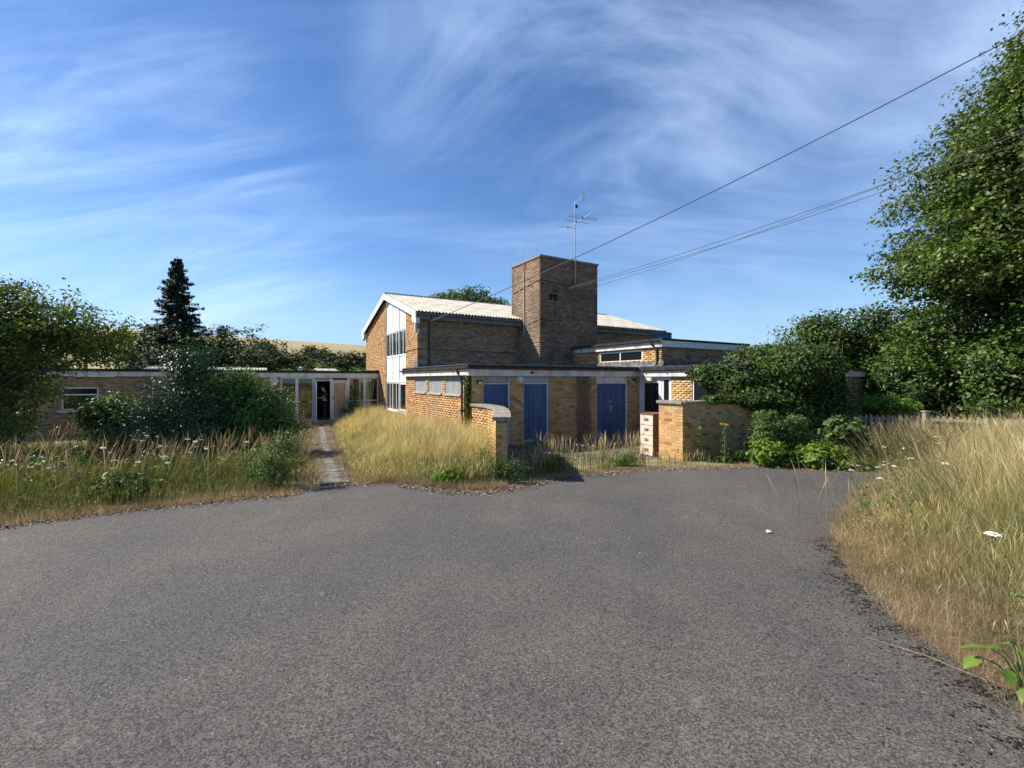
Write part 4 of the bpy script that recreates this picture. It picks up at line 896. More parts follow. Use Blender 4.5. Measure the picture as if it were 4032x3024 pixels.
def tree(name, label, base, lobes, nc, per, sz, sig, m, trunk_h, r0, nl=26, cat='tree', group=None, **k):
    root = empty(name, base, 0, label=label, cat=cat, group=group)
    lo = [(l[0]-base[0], l[1]-base[1], l[2]-base[2], *l[3:]) for l in lobes]
    o, C = foliage('crown', lo, nc, per, sz, sig, m, root, **k)
    limbs((0, 0, 0), C, nl, r0, root, trunk_h); return root
# big maple filling the right side
tree('maple_tree', 'huge spreading green maple tree filling the right side behind the fence', (18.6, 16.5, 0),
     [(20.6, 17, 9.3, 5.0, 5.0, 5.2), (17.2, 15.8, 6.6, 3.2, 3.2, 1.8), (14.9, 15.6, 5.75, 1.9, 2.0, .85), (17.3, 16, 9.3, 2.1, 2.3, 1.8), (18.9, 16, 11.8, 2.3, 2.6, 1.7), (21.2, 16, 14.2, 3.0, 3, 2.5), (19.0, 15.0, 4.0, 3.6, 2.5, 2.4), (16.2, 16.6, 3.6, 1.7, 1.6, 1.5), (21.0, 13, 8.5, 3.0, 3, 4)],
     2100, 76, .082, .34, LF['maple'], 6, .42, 70, shell=.42, gap=.40, gs=.55, up=.55, sigz=.42)
# hedge trees behind the side wing
for k, (x, y, rx, ry, h, lbl) in enumerate([(12.6, 21, 1.7, 1.7, 3.5, 'low dark hedge tree just right of the ivy with small pointed tops'), (14.2, 20.5, 2.2, 2.2, 5.3, 'bushy green tree with twin pointed tops behind the side wing'), (17.0, 20.5, 2.6, 2.2, 5.4, 'dark green rounded tree standing left of the maple behind the fence')]):
    tree('hedge_tree', lbl, (x, y, 0), [(x, y, h*.45, rx, ry, h*.48), (x-.7, y-.3, h*.78, .7, .8, h*.26), (x+.8, y, h*.74, .8, .8, h*.28)], 420, 60, .075, .26, LF['hedge'], 2.5, .14, 20, gap=.3, up=.4, seed=k*5)
for k, (x, y, rx, ry, rz_, zc, lbl) in enumerate([(14.6, 16.4, 1.5, 1.2, 1.9, 1.8, 'dark overgrown shrub behind the left end of the picket fence'), (16.2, 14.3, 2.0, 1.5, 2.0, 1.9, 'dense dark shrub behind the middle of the picket fence'), (18.0, 12.3, 2.4, 2.0, 2.2, 2.0, 'leafy green shrub behind the right end of the picket fence')]):
    tree('boundary_shrub', lbl, (x, y, 0), [(x, y, zc, rx, ry, rz_), (x+.7, y-.4, zc*.6, rx*.8, ry*.9, rz_*.6)], 420, 62, .075, .24, LF['hedge'], 1.4, .09, 22, cat='shrub', gap=.28, seed=9+k)
tree('boundary_shrub', 'pale green low spray of leaves overhanging the fence beside the wing end', (11.6, 13.9, 0), [(11.3, 13.7, 1.42, .65, .5, .18), (12.0, 13.9, 1.25, .6, .5, .2)], 60, 46, .055, .13, LF['lime'], 1.2, .04, 10, cat='shrub', gap=.2)

# ivy: over the wing end, down to the yard wall
IV = empty('ivy', tuple(W(9, -5)), 0, label='huge dark mass of ivy swallowing the end of the side wing and the yard wall', cat='ivy')
ib = W(9, -5)
def wl(a, b, z, *r): p = W(a, b, z); return (p.x-ib.x, p.y-ib.y, z, *r)
lob = [wl(7.6, -4.9, 2.35, .85, .6, .55), wl(8.6, -4.8, 2.45, 1.0, .8, .62), wl(9.5, -4.6, 2.45, .85, .7, .6), wl(7.6, -4.9, .9, .8, .5, .8),
       wl(6.7, -3.9, 2.15, .55, .6, .38), wl(6.6, -3.2, 2.3, .35, .5, .28), wl(8.8, -5.0, 1.3, 1.1, .7, 1.2), wl(9.6, -4.6, 1.2, .7, .6, 1.2), wl(7.6, -4.95, 1.25, .9, .45, 1.1), wl(6.7, -4.75, 1.58, .7, .35, .25), wl(8.4, -5.0, .5, 1.3, .6, .6), wl(9.0, -3.9, 2.75, 1.4, 1.0, .5)]
foliage('foliage', lob, 1300, 60, .042, .17, LF['ivy'], IV, shell=.35, gap=.2, gs=1.2, up=.35, zmin=.05, asp=.8)
foliage('trailing_shoots', [wl(5.3, -4.66, 1.62, .55, .22, .07), wl(4.7, -4.66, 1.63, .4, .2, .05), wl(6.2, -4.8, 1.52, .6, .2, .14), wl(6.5, -2.6, 2.36, .15, .5, .1)], 120, 40, .034, .07, LF['ivy'], IV, shell=.5, gap=0, zmin=1.3, asp=.8)
tm = MB()
for k in range(16):
    a = random.uniform(7, 11); p = W(a, -4.5, 0)-Vector((*ib[:2], 0)); q = W(a+random.uniform(-.6, .6), -4.6, 2.4)-Vector((*ib[:2], 0)); tm.tube([p, p.lerp(q, .5)+Vector((random.uniform(-.2, .2), 0, 0)), q], [.05, .035, .015], 5)
tm.build('stem', BARK, IV)
tw = MB()   # wispy shoots standing on top
for k in range(26):
    p = W(random.uniform(8, 11.5), random.uniform(-5, -3.8), 3.0)-Vector((*ib[:2], 0)); q = p+Vector((random.uniform(-.15, .15), random.uniform(-.1, .1), random.uniform(.25, .6))); tw.tube([p, q], [.006, .003], 4)
tw.build('shoot', STEMG, IV, kind='stuff')
# ivy strip by the downpipe
I2 = empty('ivy', tuple(W(-.05, .25)), 0, label='narrow column of ivy climbing the brick corner beside the brown downpipe', cat='ivy')
ib = W(-.05, .25)
foliage('foliage', [wl(-.04, .22, .55, .07, .17, .6), wl(-.04, .2, 1.5, .07, .15, .75), wl(-.04, .12, 2.1, .05, .12, .2)], 150, 26, .028, .035, LF['ivy'], I2, shell=.5, gap=0, up=.1, zmin=.02, asp=.8, sigz=1.6)

# holly + elder thicket in the middle left
tree('holly_bush', 'tall glossy dark holly bush with pointed top in the left verge', (-8.5, 11.9, 0), [(-8.5, 11.9, 1.55, .85, .85, 1.2), (-8.45, 11.9, 2.5, .5, .5, .8), (-9.2, 11.6, .9, .9, .8, .85), (-8.0, 11.6, 1.0, .9, .8, .95), (-8.4, 11.2, .5, 1.3, .6, .5)], 720, 46, .034, .13, LF['holly'], 1.8, .08, 30, cat='bush', shell=.4, gap=.2, gs=1.6, up=.5, zmin=.05)
tree('elder_bush', 'rounded green elder bush between the holly and the entrance glazing', (-7.0, 12.6, 0), [(-7.2, 12.6, 1.15, 1.05, .8, .9), (-7.6, 12.4, 1.7, .7, .7, .7), (-6.7, 12.3, .7, .85, .7, .65), (-7.2, 11.9, .45, 1.1, .6, .45)], 520, 50, .052, .17, LF['elder'], 1.2, .06, 26, cat='bush', shell=.42, gap=.25, gs=1.3, up=.5, zmin=.05)
tree('elder_bush', 'low elder shrub with flat white flower heads left of the holly', (-10.6, 12.3, 0), [(-10.6, 12.3, .95, .8, .6, .7), (-11.1, 12.2, 1.25, .4, .4, .35)], 190, 40, .055, .15, LF['elder'], .8, .04, 16, cat='bush', gap=.25, up=.5, zmin=.05)
# left hawthorn
tree('hawthorn_tree', 'large dark hawthorn tree with spiky shoots at the left edge', (-12.9, 10.6, 0), [(-13.1, 10.6, 2.2, 2.1, 2.0, 1.9), (-11.3, 10.6, 3.2, 1.7, 1.3, .85), (-10.0, 10.8, 3.05, .9, .8, .55), (-12.3, 10.5, 3.9, .9, 1.0, .8), (-14, 10.5, 3.2, 2, 2, 1.5), (-12.5, 9.8, .9, 1.6, 1.0, .7)],
     1050, 60, .042, .19, LF['thorn'], 1.8, .13, 70, gap=.34, gs=1.3, up=.4, zmin=.1)
sh = empty('hawthorn_shoot', (0, 0, 0)); bpy.data.objects.remove(sh)
ht = [o for o in COL.objects if o.name == 'hawthorn_tree'][0]
pts_ = []; mb = MB()
for k in range(34):
    a = random.uniform(-1.2, 3.4); s_ = Vector((a, random.uniform(-.6, .6), 3.5-abs(a-1)*.22)); q = s_+Vector((random.uniform(-.1, .8), random.uniform(-.2, .2), random.uniform(.5, 1.1)))
    mb.tube([s_, s_.lerp(q, .5)+Vector((.05, 0, .08)), q], [.012, .008, .003], 4)
    for j_ in range(75): t_ = random.uniform(.2, 1); pts_.append(s_.lerp(q, t_)+Vector((random.gauss(0, .07), random.gauss(0, .07), random.gauss(0, .07))))
mb.build('shoot', BARK, ht, kind='stuff'); P = np.array([tuple(p) for p in pts_]); leaf_mesh('shoot_leaves', P, rng.normal(size=P.shape)+np.array([0, 0, .5]), .04, LF['thorn'], ht)

# spruce
def spruce(label, x, y, h, r):
    root = empty('spruce_tree', (x, y, 0), 0, label=label, cat='tree'); MB().tube([(0, 0, -.2), (0, 0, h*.6), (0, 0, h)], [.2, .12, .02], 8).build('trunk', BARK, root)
    P = []; Nn = []
    z = 1.0
    while z < h-.05:
        f = (h-z)/(h-1.0); rad = r*(f**.75)*random.uniform(.82, 1.12)+.06; nb_ = int(9+8*f)
        for k in range(nb_):
            a = random.uniform(0, 2*math.pi); rl = rad*random.uniform(.7, 1.15); n = int(20+50*rl)
            t_ = rng.uniform(.05, 1, n)**.7; dr = np.stack([np.cos(a+rng.normal(size=n)*.13*(1.1-t_)), np.sin(a+rng.normal(size=n)*.13*(1.1-t_))], 1)
            zz_ = z-.28*rl*t_+.16*rl*t_**3+rng.normal(size=n)*.05-rng.uniform(0, .12, n)*(1-t_)
            P.append(np.concatenate([dr*(t_*rl)[:, None], zz_[:, None]], 1)); Nn.append(np.concatenate([dr*.5+rng.normal(size=(n, 2))*.4, np.full((n, 1), .7)], 1))
        z += .19+.10*f
    leaf_mesh('crown', np.concatenate(P), np.concatenate(Nn), .10, LF['spruce'], root, .35)
spruce('tall dark pointed spruce tree rising behind the entrance wing', -22.2, 30, 10.3, 2.75)
# far trees
FT = [(-36, 58, 5.2, 'dark round tree on the slope left of the spruce', 'far', 8.2), (-40.5, 52, 4.6, 'broad dark tree half hidden behind the hawthorn', 'far', 7.5), (-29.5, 55, 4.2, 'dark tree directly left behind the spruce', 'far', 5.9), (-23.5, 56, 3.6, 'dark tree directly right behind the spruce', 'far', 5.6),
      (-19.6, 50, 2.9, 'low dark tree below the stubble field right of the spruce', 'far', 3.9), (-16.6, 50, 2.7, 'rounded green tree with a lighter side in the far tree line', 'far', 4.7), (-14.3, 50, 1.9, 'narrow upright dark green tree in the far tree line', 'far', 4.9), (-11.2, 48, 2.6, 'dark purple copper beech beside the hall gable', 'purple', 4.5), (-8.9, 47, 1.9, 'smaller purple tree nearest to the hall gable', 'purple', 4.2)]
FT = [(x, y, r*1.1, lbl, mt, h*(1.08 if x > -25 else 1.12)) for x, y, r, lbl, mt, h in FT]
for k, (x, y, r, lbl, mt, h) in enumerate(FT):
    tree('distant_tree', lbl, (x, y, 0), [(x, y, h*.5, r, r, h*.5), (x+r*.4, y-.5, h*.4, r*.7, r*.7, h*.42), (x-r*.3, y, h*.72, r*.5, r*.6, h*.27)], 320, 36, .19, .45, LF[mt], h*.5, .2, 10, group='far tree line', gap=0, gs=.5, seed=k*3)
for k, (x, y, r, h, lbl) in enumerate([(-8.3, 33, 1.3, 3.3, 'pale grey leaved shrub behind the wing close to the hall'), (-10.9, 33.5, 1.6, 3.15, 'grey green shrub in the middle behind the entrance roof'), (-13.9, 34, 1.7, 3.2, 'grey green shrub above the entrance doors roof line'), (-17, 35, 1.7, 3.0, 'low shrub behind the corrugated roof strip')]):
    tree('distant_shrub', lbl, (x, y, 0), [(x, y, h*.5, r, r, h*.5)], 200, 40, .075, .22, LF['grey' if k == 0 else 'elder'], 1.5, .08, 8, cat='shrub', group='shrubs behind the entrance wing', gap=.25)
tree('roundhead_tree', 'broad domed green tree showing above the hall roof ridge', (-4.4, 44, 0), [(-4.6, 44, 8.3, 4.0, 4, 2.7), (-6.6, 44, 7.9, 2.0, 3, 2.0), (-2.2, 44, 7.7, 2.6, 3, 2.3)], 900, 46, .15, .42, LF['maple'], 6, .35, 24, gap=.05, gs=.4)
# distant wood at the foot of the hill
foliage_w = []
lobw = [(x, 95+random.uniform(-6, 10), random.uniform(1.5, 3.2)+max(0, (-30-x)*.05), random.uniform(5, 8), 5, random.uniform(3.5, 5.5)) for x in range(-120, 90, 6)]
o, _ = foliage('woodland', lobw, 1200, 12, .5, 1.0, LF['far'], None, gap=.1, gs=.2); tag(o, 'dark strip of woodland at the foot of the hill', 'woodland', kind='stuff')

# ---------------------------------------------------------------- grass
def grass(name, X, Y, Z, h, w_, lean, m, bend=.35, seed_head=.5, label=None, thick=1.0, wind=(0, 0), yaw=None):
    n = len(X); a = rng.uniform(0, 2*math.pi, n); ld = rng.uniform(.05, 1, n)*lean*np.where(rng.uniform(size=n) < .18, 1.9, 1)
    lx, ly = np.cos(a)*ld+wind[0]*rng.uniform(.3, 1.2, n), np.sin(a)*ld+wind[1]*rng.uniform(.3, 1.2, n)
    b_ = rng.uniform(0, 2*math.pi, n); px_, py_ = np.cos(b_), np.sin(b_)
    sh_ = rng.uniform(size=n) < seed_head
    short = name == 'dry_thatch'
    ts = np.array([0, .5, 1.]) if short else np.array([0, .48, .84, 1.0])
    m_ = len(ts); nv_ = 2*(m_-1)+1; V = np.zeros((n, nv_, 3), np.float32); H = np.zeros((n, nv_), np.float32)
    wid = np.where(sh_[:, None], np.array([.55, .8, 0] if short else [.5, .42, 1.55, 0]), np.array([1., .8, 0] if short else [1., .75, .38, 0]))*w_[:, None]
    for k in range(m_):
        t_ = ts[k]; cx = X+lx*h*(t_**1.7); cy = Y+ly*h*(t_**1.7); cz = Z+h*t_*(1-bend*(lx*lx+ly*ly)*t_)
        if k < m_-1:
            V[:, 2*k] = np.stack([cx-px_*wid[:, k], cy-py_*wid[:, k], cz], 1); V[:, 2*k+1] = np.stack([cx+px_*wid[:, k], cy+py_*wid[:, k], cz], 1); H[:, 2*k] = H[:, 2*k+1] = t_
        else: V[:, 2*k] = np.stack([cx, cy, cz], 1); H[:, 2*k] = 1
    k9 = nv_*np.arange(n)[:, None]
    F4 = np.concatenate([k9+np.array([[2*k, 2*k+1, 2*k+3, 2*k+2]]) for k in range(m_-2)]); q_ = 2*(m_-2); F3 = k9+np.array([[q_, q_+1, q_+2]])
    o = link(name, me_np(name, V.reshape(-1, 3), [F4, F3], m, {'t': H.ravel()})); return tag(o, label, 'grass', kind='stuff')
GM = {
 'gold': island_mat('golden_grass', [(.13, .15, .035), (.20, .19, .06), (.09, .13, .025), (.26, .21, .09)], .6, .30, grad=('t', [(.48, .37, .19), (.38, .28, .12), (.60, .48, .28), (.44, .36, .2)], .35, .85), tcol=(1.2, 1.1, .7)),
 'green': island_mat('green_grass', [(.05, .07, .018), (.08, .10, .025), (.13, .13, .04), (.06, .08, .02), (.17, .15, .06)], .6, .30, grad=('t', [(.13, .14, .05), (.20, .18, .08), (.26, .22, .11), (.10, .15, .035), (.07, .11, .03)], .55, 1.)),
 'mid': island_mat('seeding_grass', [(.10, .16, .035), (.16, .21, .055), (.09, .13, .03), (.26, .24, .10), (.13, .18, .04)], .6, .32, grad=('t', [(.76, .61, .35), (.58, .46, .24), (.86, .73, .48), (.50, .42, .20), (.38, .34, .14)], .30, .85), tcol=(1.2, 1.15, .7), clump=1.3),
 'dry': island_mat('dry_grass', [(.36, .28, .16), (.27, .19, .10), (.48, .39, .24), (.32, .23, .13), (.20, .15, .08)], .75, .25, tcol=(1.1, 1., .75), clump=1.5),
}
def scatter(poly, dens, fn=None):
    xs_, ys_ = zip(*poly); x0, x1, y0, y1 = min(xs_), max(xs_), min(ys_), max(ys_); n = int((x1-x0)*(y1-y0)*dens)
    X = rng.uniform(x0, x1, n); Y = rng.uniform(y0, y1, n); k = inpoly(X, Y, poly)
    if fn is not None: k &= rng.uniform(size=n) < fn(X, Y)
    return X[k], Y[k]
def nv(X, Y, sc, seed=0.): return np.array([noise.noise(Vector((x*sc+seed, y*sc, seed))) for x, y in zip(X, Y)])
def pathdist(X, Y):
    return np.abs((X-p0_.x)*(-dp_.y)+(Y-p0_.y)*dp_.x)
# middle patch in front of the boarded windows
MID = [(-2.85, 8.1), (-2.0, 8.2), (-1.5, 8.05), (-.75, 7.75), (-.35, 8.1), (-.40, 8.5), (-.62, 10.2), (-.8, 12.2), (-1.2, 13.2), (-4.35, 18.55), (-4.9, 18.6), (-7.0, 23.4), (-8.5, 22.4), (-8.0, 20.3), (-6.0, 15.3), (-4.2, 11.3)]
X, Y = scatter(MID, 1050, lambda x, y: .25+.75*np.clip((pathdist(x, y)-.3)/.9, 0, 1))
hh_ = (.28+.72*np.clip((pathdist(X, Y)-.45)/1.3, 0, 1)*np.clip((Y-edgeY(X)-.1)/1.1, .1, 1))*rng.uniform(.7, 1.15, len(X))*(1+.25*nv(X, Y, .9))
grass('grass_patch', X, Y, zg(Y), hh_*.95*rng.uniform(.55, 1.08, len(X)), rng.uniform(.0016, .0034, len(X)), .55, GM['mid'], label='tall golden seeding grass in front of the boarded windows', seed_head=.55, wind=(.12, 0))
# left verge
LV = [(-24, 1.5), (-16, 2.5), (-9, 4.5), (-6.07, 5.7), (-5.11, 6.5), (-4.42, 6.9), (-3.6, 7.4), (-3.4, 7.9), (-3.9, 8.6), (-7.0, 15.5), (-9.7, 21.5), (-24, 13)]
X, Y = scatter(LV, 560, lambda x, y: np.clip(1.35-.055*y, .3, 1)*(.3+.7*np.clip((pathdist(x, y)-.35)/.8, 0, 1))*np.where(x < -14, .35, 1))
dd = Y-edgeY(X); hh_ = (.15+.40*np.clip(dd/1.8, 0, 1))*rng.uniform(.6, 1.15, len(X))*(1+.3*nv(X, Y, .8, 3)); hh_ *= np.where((Y > 13.5) & (X < -9.5), .4, 1)*np.where(Y-edgeY(X) > 2.6, .6, 1)
grass('grass_patch', X, Y, zg(Y), hh_, rng.uniform(.002, .0045, len(X)), .6, GM['green'], label='dark green rank grass of the left verge', seed_head=.4, wind=(.15, 0))
X, Y = scatter(LV, 38, lambda x, y: np.where((y-edgeY(x) > .7) & (x > -14), 1, 0)*np.clip(1.2-.05*y, .2, 1))
grass('grass_stalks', X, Y, zg(Y), rng.uniform(.6, 1.0, len(X)), rng.uniform(.0025, .005, len(X)), .45, GM['dry'], label='arching straw coloured grass stalks above the left verge', seed_head=1, wind=(.25, -.05))
# right mound
RVp = [(7.3, 9.0), (6.5, 8.1), (5.5, 7.25), (4.6, 6.25), (3.8, 5.4), (3.35, 4.7), (2.95, 4.0), (2.8, 3.5), (2.6, 3.0), (2.58, 2.5), (2.42, 2.1), (2.3, 1.3), (6, .5), (9, 4), (13.6, 9), (11.3, 11.8), (9.3, 12.6)]
rx_, ry_ = zip(*[(p[1], p[0]) for p in RB[::-1]])
def rdist(X, Y): return X-np.interp(Y, rx_, ry_)
X, Y = scatter(RVp, 1650, lambda x, y: np.clip(1.5-.115*y, .28, 1)*np.clip(rdist(x, y)/.35, .15, 1))
d_ = rdist(X, Y); hh_ = (.08+.78*np.clip((d_-.25)/1.7, 0, 1))*(1+.28*np.clip((d_-1.5)/2.5, 0, 1))*rng.uniform(.4, 1.15, len(X))*(1+.2*nv(X, Y, 1.1, 5))
vzz = zg(Y)+.02+.16*np.clip(d_/1.6, 0, 1)
grass('grass_patch', X, Y, vzz, hh_, rng.uniform(.0010, .0024, len(X))*np.clip(Y/6, .55, 1), .62, GM['mid'], label='tall sunlit golden grass mound along the right side', seed_head=.35, wind=(-.20, .0))
X, Y = scatter(RVp, 3600, lambda x, y: np.where(rdist(x, y) < 1.3, 1, .12)*np.clip(1.5-.13*y, .1, 1))
d_ = rdist(X, Y); vzz = zg(Y)+.02+.16*np.clip(d_/1.6, 0, 1)
grass('dry_thatch', X, Y, vzz, rng.uniform(.06, .24, len(X)), rng.uniform(.001, .0020, len(X))*np.clip(Y/6, .55, 1), 1.9, GM['dry'], label='dead brown thatch along the foot of the right verge', seed_head=0, bend=.25)
n = 420; yy_ = rng.uniform(3.6, 11, n); X = np.interp(yy_, rx_, ry_)+rng.uniform(.35, 1.8, n)
grass('grass_stalks', X, yy_, zg(yy_)+.1, rng.uniform(.85, 1.2, n), np.full(n, .0026), .3, GM['dry'], label='pale seeding stalks arching left from the edge of the right grass mound', seed_head=1, wind=(-.62, .0), bend=.45)
# thatch along far edges and path
def along_edge(x0, x1, n, spread, hmax, lbl, off=0.):
    X = rng.uniform(x0, x1, n); Y = edgeY(X)+np.abs(rng.normal(size=n))*spread+off-.05
    grass('dry_thatch', X, Y, zg(Y), rng.uniform(.04, hmax, n), rng.uniform(.0015, .003, n), 1.0, GM['dry'], label=lbl, seed_head=0)
along_edge(-14, -3.4, 12000, .35, .22, 'brown dead grass fringe along the left edge of the tarmac')
along_edge(-2.5, -.1, 5000, .25, .2, 'brown dead grass fringe below the golden patch')
X = rng.uniform(.3, 6.4, 6500); Y = edgeY(X)+np.abs(rng.normal(size=6500))*.28+.02
grass('dry_thatch', X, Y, zg(Y), rng.uniform(.03, .13, 6500), rng.uniform(.0012, .0025, 6500), .9, GM['dry'], label='dead grass fringe in front of the yard entrance', seed_head=0)
s_ = rng.uniform(0, Lp, 12000); off_ = rng.normal(size=12000); off_ = np.sign(off_)*(.10+np.abs(off_)*.30); X = p0_.x+dp_.x*s_-dp_.y*off_; Y = p0_.y+dp_.y*s_+dp_.x*off_
grass('dry_thatch', X, Y, zg(Y), rng.uniform(.05, .24, 12000), rng.uniform(.0015, .0035, 12000), 1., GM['dry'], label='dead orange brown grass along both sides of the slab path', seed_head=0)
X = rng.uniform(-3.0, -1.9, 1500); Y = rng.uniform(7.95, 8.9, 1500)
grass('dry_thatch', X, Y, zg(Y), rng.uniform(.04, .2, 1500), rng.uniform(.0015, .003, 1500), 1., GM['dry'], label='dead grass at the corner where the path meets the tarmac', seed_head=0)
n = 2600; s_ = rng.uniform(0, Lp, n); off_ = rng.uniform(-.3, .3, n); X = p0_.x+dp_.x*s_-dp_.y*off_; Y = p0_.y+dp_.y*s_+dp_.x*off_; k = nv(X, Y, 1.6, 8) > .02; X, Y = X[k], Y[k]
grass('dry_thatch', X, Y, zg(Y)+.03, rng.uniform(.03, .14, len(X)), rng.uniform(.0015, .003, len(X)), 1.4, GM['dry'], label='brown dead grass lying in patches over the path slabs', seed_head=0)
s_ = np.repeat(np.arange(nn)*.62-.015, 40)+rng.normal(size=nn*40)*.015; off_ = rng.uniform(-.35, .35, nn*40); X = p0_.x+dp_.x*s_-dp_.y*off_; Y = p0_.y+dp_.y*s_+dp_.x*off_
grass('dry_thatch', X, Y, zg(Y)+.03, rng.uniform(.02, .07, len(X)), rng.uniform(.002, .004, len(X)), 1., GM['green'], label='tufts of weed growing in the path joints', seed_head=0)
# tufts in the yard mouth: (x, y, count, height)
for (x, y, n, h, wd, lbl) in [(.62, 9.0, 240, .85, .26, 'clump of tall pale grass stalks in front of the middle blue door'), (1.15, 9.6, 170, .75, .22, 'short grass clump beside the tall stalks at the yard mouth'), (1.95, 9.75, 330, .8, .22, 'green based grass clump in the middle of the yard mouth'), (2.75, 10.2, 240, .82, .16, 'slim upright grass clump in front of the double blue door'), (.25, 8.6, 200, .6, .25, 'shaded grass clump against the end of the left yard wall'), (3.55, 10.4, 160, .4, .3, 'low grass clump at the foot of the filing cabinet'), (4.2, 10.7, 200, .3, .35, 'low dry grass at the foot of the brick pier')]:
    n = int(n*.55); X = x+rng.normal(size=n)*wd; Y = y+rng.normal(size=n)*wd*.7
    grass('grass_tuft', X, Y, zg(Y), rng.uniform(.35, 1.1, n)*h, rng.uniform(.003, .0055, n), .38, GM['gold'], label=lbl, seed_head=.6)
# loose stalks leaning over the drive at right
n = 26; X = 3.75+rng.normal(size=n)*.25; Y = 5.3+rng.normal(size=n)*.5
grass('grass_stalks', X, Y, zg(Y), rng.uniform(.6, .95, n), np.full(n, .003), .4, GM['gold'], label='lone thin seeding stalks leaning over the tarmac at right', seed_head=1, wind=(-.35, .1))

# ---------------------------------------------------------------- litter, moss, pebbles
def flakes(name, X, Y, s0, s1, m, label, z=.03, flat=.35, cat='litter'):
    n = len(X); Nn = rng.normal(size=(n, 3))*flat+np.array([0, 0, 1]); P = np.stack([X, Y, zg(Y)+z+rng.uniform(0, .012, n)], 1)
    o = leaf_mesh(name, P, Nn, rng.uniform(s0, s1, n), m, None, .6); return tag(o, label, cat, kind='stuff')
LITD = island_mat('dark_litter', [(.05, .03, .02), (.10, .06, .04), (.03, .02, .015), (.22, .16, .10), (.07, .045, .03)], .9)
LIT = island_mat('leaf_litter', [(.20, .11, .07), (.12, .07, .05), (.36, .26, .18), (.08, .05, .04), (.50, .42, .33), (.16, .09, .06)], .85)
X = rng.uniform(-14, 7, 15000); Y = edgeY(X)+rng.normal(size=15000)*.13
flakes('leaf_litter', X, Y, .007, .02, LIT, 'dead leaves and husks lying along the far edge of the tarmac')
X = rng.uniform(-2.0, .2, 4200); Y = edgeY(X)-.02+rng.normal(size=4200)*.14
flakes('leaf_litter', X, Y, .008, .024, LIT, 'thick drift of pale and brown leaf litter below the golden grass')
s_ = rng.uniform(0, 1, 9000)**.8; yy_ = 1.2+s_*7; xx_ = np.interp(yy_, rx_, ry_)+rng.normal(size=9000)*.10-.04
flakes('leaf_litter', xx_, yy_, .0015, .006, LITD, 'dark crumbs of soil and leaf litter along the right verge')
MOSS = island_mat('moss', [(.018, .013, .010), (.03, .02, .015), (.022, .02, .013)], .95)
def clods(name, X, Y, R_, m, label):
    ico = np.array([(1, 0, 0), (-1, 0, 0), (0, 1, 0), (0, -1, 0), (0, 0, 1), (0, 0, -.3)]); Fi = np.array([(0, 2, 4), (2, 1, 4), (1, 3, 4), (3, 0, 4), (2, 0, 5), (1, 2, 5), (3, 1, 5), (0, 3, 5)])
    n = len(X); V = ico[None]*(R_[:, None, None]*rng.uniform(.6, 1.3, (n, 6, 1)))*np.array([1, 1, .45]); V = V+np.stack([X, Y, zg(Y)+.026], 1)[:, None]
    o = link(name, me_np(name, V.reshape(-1, 3), (Fi[None]+6*np.arange(n)[:, None, None]).reshape(-1, 3), m)); return tag(o, label, 'debris', kind='stuff')
n = 2600; yy_ = rng.uniform(1.3, 5, n); xx_ = np.interp(yy_, rx_, ry_)-np.abs(rng.normal(size=n))*.12+.04; k = nv(xx_, yy_, 7, 2) > -.05; xx_, yy_ = xx_[k], yy_[k]
clods('moss_clump', xx_, yy_, rng.uniform(.004, .014, len(xx_)), MOSS, 'dark moss cushions on the tarmac along the right verge')
n = 420; yy_ = rng.uniform(1.6, 5, n); xx_ = np.interp(yy_, rx_, ry_)-.1-rng.exponential(.35, n)
clods('moss_clump', xx_, yy_, rng.uniform(.003, .010, n), MOSS, 'scattered black moss spots on the tarmac')
PEB = island_mat('pebble', [(.40, .37, .33), (.28, .26, .23), (.55, .52, .46), (.12, .10, .09)], .9)
n = 900; yy_ = 1.2+rng.uniform(0, 1, n)**1.6*8; xx_ = rng.uniform(-1.2, 1.2, n)*yy_; k = (yy_ < edgeY(xx_)-.05) & (xx_ < np.interp(yy_, rx_, ry_))
clods('pebble', xx_[k], yy_[k], rng.uniform(.0018, .007, k.sum())*np.clip(yy_[k]/3, .6, 1.6), PEB, 'tiny loose stones and flakes scattered over the tarmac')
# crumpled scrap
sc = MB(); vs = [(random.uniform(-.05, .05), random.uniform(-.035, .035), random.uniform(0, .035)) for _ in range(9)]
sc.add(vs, [(0, 1, 2), (2, 3, 4), (4, 5, 0), (1, 6, 3), (6, 7, 8), (0, 8, 2), (5, 7, 1), (3, 8, 5)]); o = sc.build('paper_scrap', FLW); o.location = (2.93, 5.15, float(zg(5.15))+.028); o.scale = (1, 1, 1); tag(o, 'crumpled white scrap of paper lying on the open tarmac at right', 'litter')
# fallen straws
for (p, q, lbl) in [(((2.32, 2.95, .44), (2.62, 2.45, .47)), 0, 'long straw stalk lying across the mossy tarmac edge at right'), (((-.75, 7.15, .34), (-.25, 6.85, .34)), 0, 'straw stalk lying in front of the leaf litter')]:
    a, b_ = Vector(p[0]), Vector(p[1]); a.z = float(zg(a.y))+.032; b_.z = float(zg(b_.y))+.05
    o = MB().tube([a, a.lerp(b_, .5)+Vector((.01, .02, .01)), b_], [.001, .002, .0015], 4).build('straw_stalk', STRAW); tag(o, lbl, 'straw')

